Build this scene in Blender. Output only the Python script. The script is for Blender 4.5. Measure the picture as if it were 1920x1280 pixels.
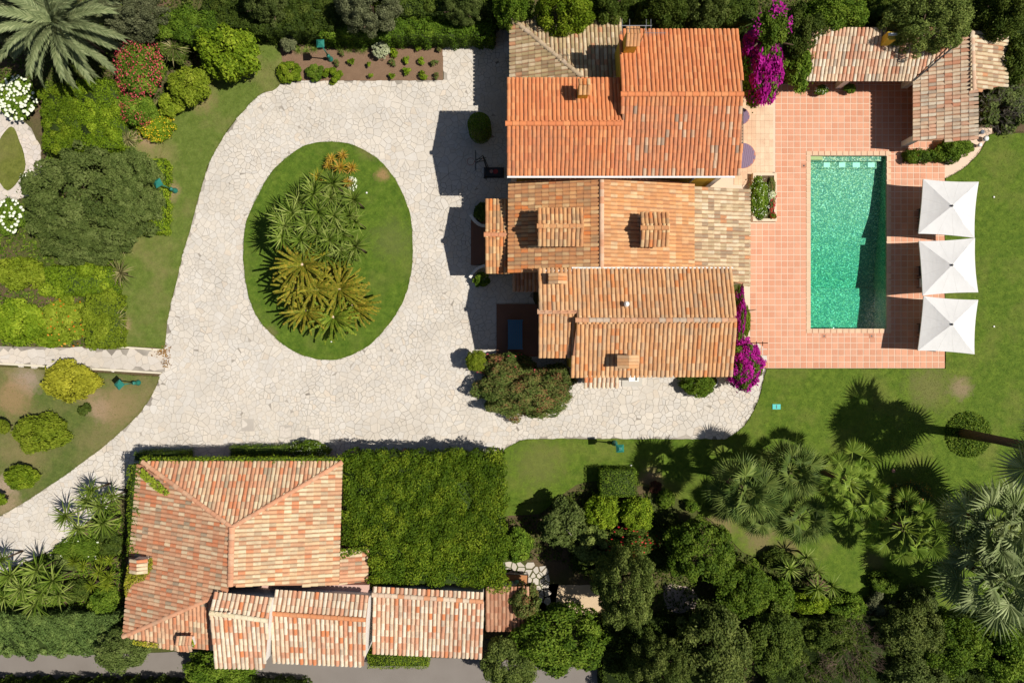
import bpy, math, random
import numpy as np
from mathutils import Vector, Matrix, Euler

random.seed(7)
# ------------------------------------------------------------------ camera, sky, sun, exposure
H, F = 46.08, 1280.0                      # drone height (m), focal length in photo pixels
SC = bpy.context.scene
COL = SC.collection
for o in list(bpy.data.objects):
    bpy.data.objects.remove(o)

cam_d = bpy.data.cameras.new('camera'); cam = bpy.data.objects.new('camera', cam_d); COL.objects.link(cam)
cam.location = (0, 0, H); cam.rotation_euler = (0, 0, 0)
cam_d.sensor_width = 36; cam_d.lens = 24; cam_d.clip_end = 1000
SC.camera = cam

SUN_EL = math.radians(56.5)
SUN_AZ = math.atan2(-0.10, 1.0)           # towards the sun, in the ground plane
sun_dir = Vector((math.cos(SUN_EL) * math.cos(SUN_AZ), math.cos(SUN_EL) * math.sin(SUN_AZ), math.sin(SUN_EL)))
w = bpy.data.worlds.new('World'); SC.world = w; w.use_nodes = True
nt = w.node_tree; nt.nodes.clear()
sky = nt.nodes.new('ShaderNodeTexSky'); sky.sky_type = 'NISHITA'; sky.sun_disc = False
sky.sun_elevation = SUN_EL; sky.sun_rotation = math.pi / 2 - SUN_AZ
bg = nt.nodes.new('ShaderNodeBackground'); bg.inputs[1].default_value = 0.05
wo = nt.nodes.new('ShaderNodeOutputWorld')
nt.links.new(sky.outputs[0], bg.inputs[0]); nt.links.new(bg.outputs[0], wo.inputs[0])
sd = bpy.data.lights.new('sun', 'SUN'); sd.energy = 5.0; sd.angle = math.radians(0.5); sd.color = (1, .95, .86)
so = bpy.data.objects.new('sun', sd); COL.objects.link(so)
so.rotation_euler = sun_dir.to_track_quat('Z', 'Y').to_euler(); so.location = sun_dir * 60
SC.view_settings.view_transform = 'Standard'; SC.view_settings.look = 'None'
SC.view_settings.exposure = 0.2; SC.view_settings.gamma = 1; SC.view_settings.use_curve_mapping = False
SC.render.engine = 'CYCLES'
SC.cycles.max_bounces = 6; SC.cycles.transparent_max_bounces = 8

# ------------------------------------------------------------------ helpers
def P(px, py, z=0.0):
    k = (H - z) / F
    return Vector(((px - 960) * k, (640 - py) * k, z))
S = H / F
def tag(o, label=None, cat=None, group=None, kind=None):
    if label: o['label'] = label
    if cat: o['category'] = cat
    if group: o['group'] = group
    if kind: o['kind'] = kind
    return o
def link(o, parent=None):
    COL.objects.link(o)
    if parent is not None: o.parent = parent
    return o
def empty(name, loc=(0, 0, 0), rz=0, label=None, cat=None, group=None):
    o = bpy.data.objects.new(name, None); o.location = loc; o.rotation_euler = (0, 0, rz); o.empty_display_size = .2
    link(o); return tag(o, label, cat, group)
def obj(name, me, parent=None, loc=(0, 0, 0), rot=(0, 0, 0), sc=(1, 1, 1), mat=None):
    o = bpy.data.objects.new(name, me); o.location = loc; o.rotation_euler = rot; o.scale = sc
    link(o, parent)
    if mat is not None:
        if len(me.materials) == 0: me.materials.append(mat)
        if me.materials[0] != mat:
            o.material_slots[0].link = 'OBJECT'; o.material_slots[0].material = mat
    return o
class MB:
    """collects geometry for one mesh"""
    def __init__(s): s.v = []; s.f = []; s.c = []; s.m = []
    def add(s, vs, fs, col=(1, 1, 1), mi=0):
        n = len(s.v); s.v += [tuple(v) for v in vs]; s.c += [col] * len(vs)
        s.f += [tuple(i + n for i in f) for f in fs]; s.m += [mi] * len(fs)
    def box(s, a, b, col=(1, 1, 1), mi=0):
        x0, y0, z0 = a; x1, y1, z1 = b
        s.add([(x0, y0, z0), (x1, y0, z0), (x1, y1, z0), (x0, y1, z0), (x0, y0, z1), (x1, y0, z1), (x1, y1, z1), (x0, y1, z1)],
              [(3, 2, 1, 0), (4, 5, 6, 7), (0, 1, 5, 4), (1, 2, 6, 5), (2, 3, 7, 6), (3, 0, 4, 7)], col, mi)
    def tube(s, pts, rad, n=8, col=(1, 1, 1), cap=True, mi=0):
        pts = [Vector(p) for p in pts]
        if not isinstance(rad, (list, tuple)): rad = [rad] * len(pts)
        base = []; 
        for i, p in enumerate(pts):
            d = (pts[min(i + 1, len(pts) - 1)] - pts[max(i - 1, 0)]).normalized()
            a = Vector((0, 0, 1)) if abs(d.z) < .9 else Vector((1, 0, 0))
            x = d.cross(a).normalized(); y = d.cross(x)
            for k in range(n):
                t = 2 * math.pi * k / n
                base.append(p + (x * math.cos(t) + y * math.sin(t)) * rad[i])
        fs = []
        for i in range(len(pts) - 1):
            for k in range(n):
                k2 = (k + 1) % n
                fs.append((i * n + k, (i + 1) * n + k, (i + 1) * n + k2, i * n + k2))
        if cap:
            fs.append(tuple(range(n))); fs.append(tuple(reversed(range((len(pts) - 1) * n, len(pts) * n))))
        s.add(base, fs, col, mi)
    def prism(s, poly, z0, z1, col=(1, 1, 1), bottom=False, mi=0):
        n = len(poly)
        vs = [(p[0], p[1], z0) for p in poly] + [(p[0], p[1], z1) for p in poly]
        fs = [tuple(range(n, 2 * n))] + [(i, (i + 1) % n, n + (i + 1) % n, n + i) for i in range(n)]
        if bottom: fs.append(tuple(reversed(range(n))))
        s.add(vs, fs, col, mi)
    def mesh(s, name, mats=(), smooth=False, attr=True):
        me = bpy.data.meshes.new(name); me.from_pydata(s.v, [], s.f)
        if attr:
            ca = me.color_attributes.new('col', 'FLOAT_COLOR', 'POINT')
            ca.data.foreach_set('color', np.array([(c[0], c[1], c[2], 1) for c in s.c], dtype=np.float32).ravel())
        for m in (mats if isinstance(mats, (list, tuple)) else [mats]): me.materials.append(m)
        if any(s.m): me.polygons.foreach_set('material_index', s.m)
        if smooth: me.polygons.foreach_set('use_smooth', [True] * len(me.polygons))
        me.update(); return me
    def build(s, name, mat, parent=None, smooth=False, **k):
        return obj(name, s.mesh(name, mat, smooth), parent, **k)
def np_mesh(name, V, Q, rnd=None, mat=None, col=None, smooth=False, mi=None):
    me = bpy.data.meshes.new(name)
    V = np.asarray(V, np.float32); Q = np.asarray(Q, np.int32); k = Q.shape[1]
    me.vertices.add(len(V)); me.vertices.foreach_set('co', V.ravel())
    me.loops.add(Q.size); me.loops.foreach_set('vertex_index', Q.ravel())
    me.polygons.add(len(Q)); me.polygons.foreach_set('loop_start', np.arange(0, Q.size, k, dtype=np.int32))
    me.polygons.foreach_set('loop_total', np.full(len(Q), k, np.int32))
    if rnd is not None:
        a = me.attributes.new('rnd', 'FLOAT', 'POINT'); a.data.foreach_set('value', np.asarray(rnd, np.float32))
    if col is not None:
        a = me.color_attributes.new('col', 'FLOAT_COLOR', 'POINT'); a.data.foreach_set('color', np.asarray(col, np.float32).ravel())
    for m in (mat if isinstance(mat, (list, tuple)) else [mat]):
        if m: me.materials.append(m)
    if mi is not None: me.polygons.foreach_set('material_index', np.asarray(mi, np.int32))
    if smooth: me.polygons.foreach_set('use_smooth', np.ones(len(Q), bool))
    me.update(calc_edges=True); me.validate(); return me
def inside(p, poly):
    x, y = p[0], p[1]; c = False; n = len(poly); j = n - 1
    for i in range(n):
        xi, yi = poly[i][0], poly[i][1]; xj, yj = poly[j][0], poly[j][1]
        if (yi > y) != (yj > y) and x < (xj - xi) * (y - yi) / (yj - yi) + xi: c = not c
        j = i
    return c
def poly_w(pts, z=0.0): return [P(x, y, z).xy for x, y in pts]
def ragged(poly, step=.2, amp=.03, seed=1, smooth=True):
    """resample a closed outline (Catmull-Rom) and roughen it"""
    r = random.Random(seed); out = []; n = len(poly); ph = [r.uniform(0, 6.3) for _ in range(4)]; L = 0
    for i in range(n):
        a, b, c, d = (Vector(poly[(i + k) % n]) for k in (-1, 0, 1, 2))
        l = (c - b).length; m = max(1, int(l / step))
        for k in range(m):
            t = k / m
            if smooth and l < 4 and (b - a).length < 4 and (d - c).length < 4:
                p = .5 * ((2 * b) + (c - a) * t + (2 * a - 5 * b + 4 * c - d) * t * t + (3 * b - a - 3 * c + d) * t ** 3)
            else: p = b.lerp(c, t)
            L += step
            q = amp * (math.sin(L * 2.1 + ph[0]) + .6 * math.sin(L * 5.3 + ph[1]) + r.uniform(-1, 1)) * .6
            nrm = Vector((-(c - b).y, (c - b).x)).normalized()
            out.append(p + nrm * q)
    return out

# ------------------------------------------------------------------ materials
MATS = {}
class N:
    """tiny node-tree writer"""
    def __init__(s, name):
        s.m = bpy.data.materials.new(name); s.m.use_nodes = True; s.t = s.m.node_tree; s.t.nodes.clear()
        s.out = s.t.nodes.new('ShaderNodeOutputMaterial'); MATS[name] = s.m
    def n(s, kind, **k):
        nd = s.t.nodes.new(kind)
        for a, v in k.items(): setattr(nd, a, v)
        return nd
    def l(s, a, b): s.t.links.new(a, b)
    def noise(s, scale, detail=4, rough=.55, co=None):
        nd = s.n('ShaderNodeTexNoise'); nd.inputs['Scale'].default_value = scale
        nd.inputs['Detail'].default_value = detail; nd.inputs['Roughness'].default_value = rough
        if co is None:
            if not hasattr(s, 'geo'): s.geo = s.n('ShaderNodeNewGeometry')
            co = s.geo.outputs['Position']
        s.l(co, nd.inputs['Vector']); return nd.outputs['Fac']
    def ramp(s, fac, stops, interp='LINEAR'):
        r = s.n('ShaderNodeValToRGB'); r.color_ramp.interpolation = interp
        e = r.color_ramp.elements
        while len(e) < len(stops): e.new(.5)
        for i, (p, c) in enumerate(stops):
            e[i].position = p; e[i].color = (*c, 1) if len(c) == 3 else c
        s.l(fac, r.inputs[0]); return r.outputs[0]
    def mix(s, fac, a, b, mode='MIX'):
        m = s.n('ShaderNodeMix', data_type='RGBA', blend_type=mode)
        for i, v in ((0, fac), (6, a), (7, b)):
            if isinstance(v, (int, float)): m.inputs[i].default_value = v
            elif isinstance(v, tuple): m.inputs[i].default_value = (*v, 1)
            else: s.l(v, m.inputs[i])
        return m.outputs[2]
    def attr(s, name):
        a = s.n('ShaderNodeAttribute'); a.attribute_name = name; return a
    def math(s, op, a, b=0.0):
        m = s.n('ShaderNodeMath', operation=op)
        for i, v in ((0, a), (1, b)):
            if isinstance(v, (int, float)): m.inputs[i].default_value = v
            else: s.l(v, m.inputs[i])
        return m.outputs[0]
    def bsdf(s, col, rough=.8, spec=.3, bump=None, bs=.3, bd=.02, metal=0.0):
        b = s.n('ShaderNodeBsdfPrincipled')
        if isinstance(col, tuple): b.inputs['Base Color'].default_value = (*col, 1)
        else: s.l(col, b.inputs['Base Color'])
        b.inputs['Roughness'].default_value = rough; b.inputs['Specular IOR Level'].default_value = spec
        b.inputs['Metallic'].default_value = metal
        if bump is not None:
            bp = s.n('ShaderNodeBump'); bp.inputs['Strength'].default_value = bs; bp.inputs['Distance'].default_value = bd
            s.l(bump, bp.inputs['Height']); s.l(bp.outputs[0], b.inputs['Normal'])
        return b
    def done(s, sh): s.l(sh.outputs[0] if hasattr(sh, 'outputs') else sh, s.out.inputs['Surface']); return s.m

def plain(name, c, rough=.7, spec=.3, var=.12, scale=3.0, metal=0.0, fine=30.0):
    m = N(name)
    f = m.noise(scale, 5); g = m.noise(fine, 3)
    a = m.mix(f, tuple(x * (1 - var) for x in c), tuple(min(1, x * (1 + var)) for x in c))
    a = m.mix(m.math('MULTIPLY', g, .25), a, tuple(x * .6 for x in c))
    return m.done(m.bsdf(a, rough, spec, g, .2, .01, metal))
def attr_mat(name, rough=.85, spec=.2, dirt=(.12, .08, .05), amt=.5, scale=4.0, fine=40.0, bs=.4):
    """colour per piece (attribute 'col') with blotches and fine grain"""
    m = N(name)
    c = m.attr('col').outputs['Color']
    big = m.ramp(m.noise(scale, 6, .65), [(.45, (0, 0, 0)), (.72, (1, 1, 1))])
    fn = m.noise(fine, 4, .7)
    a = m.mix(m.math('MULTIPLY', big, amt), c, dirt)
    lich = m.ramp(m.noise(.45, 5, .6), [(.42, (0, 0, 0)), (.7, (1, 1, 1))])
    a = m.mix(m.math('MULTIPLY', lich, amt * .7), a, tuple(x * 1.3 for x in dirt))
    a = m.mix(.55, a, m.mix(fn, tuple([.55] * 3), tuple([1.25] * 3)), 'MULTIPLY')
    return m.done(m.bsdf(a, rough, spec, fn, bs, .01))
def leaf_mat(name, stops, rough=.6, spec=.09, tr=.22, patch=0.25):
    m = N(name)
    r = m.attr('rnd').outputs['Fac']
    oi = m.n('ShaderNodeObjectInfo').outputs['Random']
    big = m.noise(.9, 3)
    fac = m.math('ADD', r, m.math('MULTIPLY', m.math('SUBTRACT', big, .5), patch * 2))
    c = m.ramp(fac, stops)
    v = m.n('ShaderNodeCombineColor'); q = m.math('ADD', m.math('MULTIPLY', oi, .42), .80)
    for i in range(3): m.l(q, v.inputs[i])
    if not name.startswith('leaf_fl'): c = m.mix(1.0, c, v.outputs[0], 'MULTIPLY')
    b = m.bsdf(c, rough, spec)
    t = m.n('ShaderNodeBsdfTranslucent'); m.l(m.mix(.5, c, (1.0, 1.0, .35), 'MULTIPLY'), t.inputs['Color'])
    mx = m.n('ShaderNodeMixShader'); mx.inputs[0].default_value = tr
    m.l(b.outputs[0], mx.inputs[1]); m.l(t.outputs[0], mx.inputs[2])
    return m.done(mx)

tile_m = attr_mat('roof_tile_clay', .85, .2, (.16, .115, .085), .35, 3.0, 30.0)
tile_new = attr_mat('roof_tile_new', .8, .2, (.30, .12, .06), .18, 2.0, 30.0)
under_m = plain('roof_underlay', (.34, .17, .10), .9, .1)
ochre = plain('ochre_render', (.62, .41, .055), .9, .1, .1, 1.2)
white_r = plain('white_render', (.72, .68, .63), .9, .1, .06, 1.5)
pink_r = plain('pink_render', (.55, .36, .30), .9, .1, .1, 1.5)
white_p = plain('white_paint', (.78, .77, .74), .5, .4, .04)
stone_m = attr_mat('paving_limestone', .85, .2, (.40, .36, .31), .48, .42, 22.0, .3)
patio_m = attr_mat('patio_terracotta', .7, .25, (.44, .22, .135), .45, 1.1, 25.0, .2)
grout_m = plain('grout', (.66, .50, .38), .9, .1, .06)
brown_floor = plain('brown_floor', (.20, .10, .065), .8, .2, .12, 2)
green_metal = plain('green_lamp_paint', (.018, .165, .125), .45, .5, .2)
dark_metal = plain('dark_metal', (.02, .02, .022), .5, .4, .1)
grey_metal = plain('grey_metal', (.35, .36, .37), .4, .5, .05, 3, .6)
wood_m = plain('bark', (.11, .075, .05), .9, .1, .3, 6)
twig_m = plain('twig', (.17, .12, .085), .9, .1, .3, 6)
core_m = plain('hedge_inside', (.040, .062, .014), .9, .1, .3, 8)
grey_bark = plain('grey_bark', (.24, .21, .18), .9, .1, .3, 6)
blue_paint = plain('blue_paint', (.045, .13, .22), .6, .3, .1)
purple_top = plain('purple_table', (.19, .125, .20), .55, .3, .05)
canvas_m = N('parasol_canvas')
_b = canvas_m.bsdf(canvas_m.mix(canvas_m.noise(1.5, 4), (.64, .63, .62), (.72, .71, .70)), .9, .1, canvas_m.noise(2.2, 5), .5, .05)
_t = canvas_m.n('ShaderNodeBsdfTranslucent'); _t.inputs[0].default_value = (.7, .68, .64, 1)
_x = canvas_m.n('ShaderNodeMixShader'); _x.inputs[0].default_value = .12
canvas_m.l(_b.outputs[0], _x.inputs[1]); canvas_m.l(_t.outputs[0], _x.inputs[2]); canvas = canvas_m.done(_x)

def grass_mat(name, g0, g1, dry, amt, spots=()):
    m = N(name)
    big = m.noise(.35, 5, .6); mid = m.noise(2.2, 5, .65); fine = m.noise(38, 3, .8); clump = m.noise(9, 4, .7)
    c = m.mix(m.ramp(mid, [(.35, (0, 0, 0)), (.68, (1, 1, 1))]), g0, g1)
    c = m.mix(.55, c, m.ramp(clump, [(.3, (.58, .60, .55)), (.7, (1.42, 1.38, 1.3))]), 'MULTIPLY')
    d = m.ramp(big, [(.52 - amt, (0, 0, 0)), (.80 - amt * .6, (1, 1, 1))])
    c = m.mix(m.math('MULTIPLY', d, .65), c, dry)
    for (x, y, r, col, k) in spots:          # worn patches of turf at fixed places
        p = P(x, y); r *= S
        v = m.n('ShaderNodeVectorMath', operation='DISTANCE'); m.l(m.geo.outputs['Position'], v.inputs[0]); v.inputs[1].default_value = (p.x, p.y, .05)
        dd = m.math('ADD', v.outputs['Value'], m.math('MULTIPLY', m.math('SUBTRACT', mid, .5), r * 1.6))
        k0 = m.ramp(m.math('DIVIDE', dd, r * 1.6), [(.25, (k, k, k)), (.75, (0, 0, 0))])
        c = m.mix(k0, c, col)
    c = m.mix(.7, c, m.ramp(fine, [(.28, (.45, .45, .42)), (.72, (1.45, 1.45, 1.4))]), 'MULTIPLY')
    return m.done(m.bsdf(c, .8, .12, fine, .9, .03))
SOILC = (.30, .19, .12)
lawn_e = grass_mat('grass_pool', (.062, .110, .010), (.116, .172, .019), (.175, .168, .045), .03,
                   [(1800, 728, 22, (.26, .19, .12), .8), (1740, 725, 45, (.17, .15, .06), .6), (1640, 1050, 22, (.18, .13, .06), .5), (1350, 985, 30, (.22, .155, .08), .7), (1010, 870, 50, (.16, .15, .05), .5), (1220, 900, 25, (.28, .18, .11), .8), (1425, 1005, 34, (.20, .15, .075), .75), (1480, 1030, 22, (.22, .15, .08), .6)])
lawn_w = grass_mat('grass_drive', (.088, .128, .021), (.130, .172, .036), (.26, .20, .095), .05,
                   [(270, 250, 35, (.30, .21, .12), .9), (460, 120, 30, (.25, .2, .1), .6), (380, 185, 30, (.25, .19, .09), .7), (320, 360, 20, (.30, .21, .12), .8), (235, 610, 14, (.28, .2, .11), .8), (425, 540, 14, (.24, .19, .08), .5)])
lawn_sw = grass_mat('grass_citrus', (.075, .105, .024), (.115, .145, .036), (.25, .185, .095), .12,
                    [(50, 712, 30, (.30, .23, .17), .95), (25, 745, 40, (.29, .19, .10), .8), (190, 765, 26, (.31, .22, .15), .95), (220, 760, 45, (.27, .19, .10), .7), (10, 910, 25, (.33, .25, .18), .95), (15, 945, 30, (.30, .22, .14), .8), (165, 735, 25, (.27, .20, .11), .7)])
lawn_i = grass_mat('grass_island', (.056, .106, .010), (.112, .172, .020), (.16, .165, .045), .03,
                   [(718, 328, 14, (.30, .19, .09), .9), (690, 280, 22, (.18, .15, .06), .6), (505, 625, 16, (.19, .15, .07), .6), (735, 450, 40, (.13, .14, .045), .5)])
leaf_lawn_m = grass_mat('grass_leaf', (.10, .115, .020), (.15, .165, .035), (.20, .17, .07), .05)
m_ = N('soil'); _f = m_.noise(.5, 6); _g = m_.noise(14, 5, .75)
soil = m_.done(m_.bsdf(m_.mix(.7, m_.mix(m_.ramp(m_.noise(.22, 5), [(.42, (0, 0, 0)), (.58, (1, 1, 1))]), m_.mix(_f, (.085, .062, .036), (.15, .105, .065)), (.072, .085, .024)), m_.ramp(_g, [(.3, (.5, .5, .5)), (.7, (1.35, 1.3, 1.2))]), 'MULTIPLY'), .95, .05, _g, .8, .04))
m_ = N('mulch'); _f = m_.noise(2, 6); _g = m_.noise(30, 5, .8)
mulch = m_.done(m_.bsdf(m_.mix(.8, m_.mix(_f, (.19, .118, .075), (.28, .183, .118)), m_.ramp(_g, [(.3, (.45, .42, .4)), (.62, (1.1, 1.1, 1.1)), (.75, (1.9, 1.7, 1.5))]), 'MULTIPLY'), .95, .05, _g, 1.0, .05))
m_ = N('sand'); _f = m_.noise(1.5, 6); _g = m_.noise(40, 4, .8)
sand = m_.done(m_.bsdf(m_.mix(.6, m_.mix(_f, (.50, .37, .23), (.60, .46, .31)), m_.ramp(_g, [(.3, (.6, .6, .6)), (.7, (1.2, 1.2, 1.2))]), 'MULTIPLY'), .95, .05, _g, .5, .02))
m_ = N('mortar'); _f = m_.noise(.35, 5, .6); _g = m_.noise(25, 4, .7)
mortar = m_.done(m_.bsdf(m_.mix(.4, m_.ramp(_f, [(.36, (.44, .395, .34)), (.62, (.22, .195, .165))]), m_.mix(_g, (.6, .6, .6), (1.2, 1.2, 1.2)), 'MULTIPLY'), .95, .05))
m_ = N('asphalt'); _f = m_.noise(.6, 6); _g = m_.noise(50, 3, .8)
asphalt = m_.done(m_.bsdf(m_.mix(.5, m_.mix(_f, (.17, .148, .13), (.225, .20, .18)), m_.mix(_g, (.6, .6, .6), (1.3, 1.3, 1.3)), 'MULTIPLY'), .9, .1, _g, .3, .01))
# pool
m_ = N('pool_mosaic_glints'); m_.noise(1)
_v = m_.n('ShaderNodeTexVoronoi'); _v.inputs['Scale'].default_value = 19.0
_nz = m_.n('ShaderNodeTexNoise'); _nz.inputs['Scale'].default_value = 3.0; m_.l(m_.geo.outputs['Position'], _nz.inputs['Vector'])
_va = m_.n('ShaderNodeVectorMath', operation='MULTIPLY_ADD'); m_.l(_nz.outputs['Color'], _va.inputs[0]); _va.inputs[1].default_value = (.12, .12, .12); m_.l(m_.geo.outputs['Position'], _va.inputs[2])
m_.l(_va.outputs[0], _v.inputs['Vector'])
_sx = m_.n('ShaderNodeSeparateColor'); m_.l(_v.outputs['Color'], _sx.inputs[0])
_c = m_.ramp(_sx.outputs[0], [(0, (.03, .10, .095)), (.2, (.08, .20, .15)), (.5, (.20, .34, .20)), (.64, (.08, .24, .24)), (.8, (.50, .48, .25)), (.9, (.66, .62, .42)), (1, (.86, .86, .78))])  # mosaic colours; the near-white cells paint in water glints and refracted speckle
pool_m = m_.done(m_.bsdf(_c, .5, .3))
m_ = N('pool_water'); _f = m_.noise(7.0, 4, .6)
_tr = m_.n('ShaderNodeBsdfTransparent'); _tr.inputs[0].default_value = (.90, .98, .96, 1)
_gl = m_.n('ShaderNodeBsdfGlossy'); _gl.inputs['Roughness'].default_value = .015
_bp = m_.n('ShaderNodeBump'); _bp.inputs['Strength'].default_value = .6; _bp.inputs['Distance'].default_value = .016; m_.l(_f, _bp.inputs['Height']); m_.l(_bp.outputs[0], _gl.inputs['Normal'])
_fr = m_.n('ShaderNodeFresnel'); _fr.inputs[0].default_value = 1.33; m_.l(_bp.outputs[0], _fr.inputs['Normal'])
_mx = m_.n('ShaderNodeMixShader'); m_.l(_fr.outputs[0], _mx.inputs[0]); m_.l(_tr.outputs[0], _mx.inputs[1]); m_.l(_gl.outputs[0], _mx.inputs[2])
water_m = m_.done(_mx)
_va = m_.n('ShaderNodeVolumeAbsorption'); _va.inputs['Color'].default_value = (.20, .90, .79, 1); _va.inputs['Density'].default_value = .66
m_.l(_va.outputs[0], m_.out.inputs['Volume'])

G = {}
def lm(k, *stops, **kw): G[k] = leaf_mat('leaf_' + k, [(i / (len(stops) - 1), c) for i, c in enumerate(stops)], **kw)
lm('bright', (.060, .110, .005), (.150, .225, .011), (.31, .38, .03))
lm('lime', (0.099, 0.143, 0.009), (0.176, 0.231, 0.015), (0.286, 0.330, 0.033))
lm('yellow', (0.160, 0.160, 0.012), (0.260, 0.260, 0.020), (0.380, 0.360, 0.035))
lm('mid', (.038, .078, .007), (.098, .166, .013), (.21, .28, .032))
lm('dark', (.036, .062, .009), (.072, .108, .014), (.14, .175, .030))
lm('olive', (.050, .078, .016), (.105, .143, .032), (.195, .235, .070))
lm('grey', (.085, .098, .042), (.15, .165, .078), (.25, .26, .135))
lm('cypress', (.052, .082, .015), (.120, .158, .032), (.24, .28, .070))
lm('juniper', (.075, .13, .030), (.15, .22, .055), (.26, .34, .09))
lm('ivy', (.038, .080, .005), (.105, .172, .010), (.27, .33, .024))
lm('photinia', (.06, .10, .018), (.10, .145, .03), (.16, .155, .045), (.30, .10, .06))
lm('white_leaf', (.36, .41, .22), (.55, .59, .36), (.68, .71, .48))
lm('brownleaf', (.12, .07, .04), (.17, .11, .06), (.22, .15, .09))
lm('redleaf', (.07, .02, .015), (.11, .04, .025), (.10, .08, .03))
lm('yucca', (.070, .118, .012), (.145, .208, .026), (.30, .35, .09), rough=.5)
lm('bromeliad', (.30, .185, .015), (.45, .29, .035), (.50, .30, .08), rough=.5)
lm('phormium', (0.106, 0.107, 0.038), (0.269, 0.252, 0.096), (0.538, 0.466, 0.230), rough=.45)
lm('cycad', (.085, .115, .010), (.18, .185, .016), (.34, .25, .03), rough=.5)
lm('cycad_green', (.065, .115, .009), (.125, .185, .014), (.24, .26, .03), rough=.5)
lm('palm_grey', (.10, .128, .055), (.165, .20, .088), (.27, .30, .145), rough=.5)
lm('palm_silver', (.10, .145, .048), (.20, .25, .095), (.37, .42, .20), rough=.5)
lm('palm_green', (0.091, 0.160, 0.022), (0.155, 0.235, 0.031), (0.273, 0.344, 0.056), rough=.35)
lm('palm_dark', (.050, .090, .020), (.098, .145, .030), (.19, .235, .055), rough=.5)
lm('fl_white', (.62, .68, .48), (.74, .77, .60), (.82, .82, .70), tr=.1)
lm('fl_magenta', (.26, .006, .16), (.40, .012, .25), (.55, .03, .36), tr=.2)
lm('fl_pink', (.38, .03, .05), (.52, .06, .09), (.60, .13, .14), tr=.15)
lm('fl_red', (.35, .015, .02), (.50, .03, .03), (.55, .06, .06), tr=.15)
lm('fl_yellow', (.55, .33, .01), (.66, .45, .02), (.70, .55, .05), tr=.15)
lm('fl_orange', (.45, .14, .01), (.55, .22, .02), (.6, .3, .05), tr=.15)

# ------------------------------------------------------------------ ground, drive, lawns
POOL = (1520, 292, 1662, 616)
pw0 = P(POOL[0], POOL[3]); pw1 = P(POOL[2], POOL[1])       # SW and NE corner of the pool
mb = MB(); B = 260; hx0, hy0, hx1, hy1 = pw0.x - .1, pw0.y - .1, pw1.x + .1, pw1.y + .1
mb.add([(-B, -B, -.03), (B, -B, -.03), (B, B, -.03), (-B, B, -.03), (hx0, hy0, -.03), (hx1, hy0, -.03), (hx1, hy1, -.03), (hx0, hy1, -.03)],
       [(0, 1, 5, 4), (1, 2, 6, 5), (2, 3, 7, 6), (3, 0, 4, 7)])
tag(mb.build('ground', soil), kind='structure')

def sheet(name, px, z, mat, thick=.05, rag=None, kind='structure', seed=1, parent=None):
    poly = poly_w(px)
    if rag: poly = ragged(poly, .22, rag, seed)
    a = sum(poly[i].x * poly[(i + 1) % len(poly)].y - poly[(i + 1) % len(poly)].x * poly[i].y for i in range(len(poly)))
    if a < 0: poly.reverse()
    m = MB(); m.prism(poly, z - thick, z)
    o = m.build(name, mat, parent)
    if kind: tag(o, kind=kind)
    return o

W_EDGE = [(303, 703), (308, 655), (314, 600), (328, 540), (345, 470), (362, 410), (378, 350), (395, 300), (420, 255), (450, 215), (485, 180), (525, 158)]
DRIVE = [(-60, 1005), (0, 968), (60, 932), (130, 885), (200, 832), (245, 792), (275, 757), (292, 727)] + W_EDGE + \
        [(560, 153), (640, 152), (740, 151), (832, 151), (832, 78), (875, 66), (920, 58), (1000, 58), (1000, 640), (1130, 640), (1440, 640),
         (1437, 690), (1425, 740), (1405, 785), (1385, 808), (1360, 823), (1000, 822), (975, 826), (945, 842), (900, 855), (640, 870), (250, 880),
         (225, 930), (150, 985), (130, 1012), (75, 1040), (0, 1072), (-60, 1100)]
drive = sheet('driveway', DRIVE, 0.0, mortar, .1)

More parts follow.
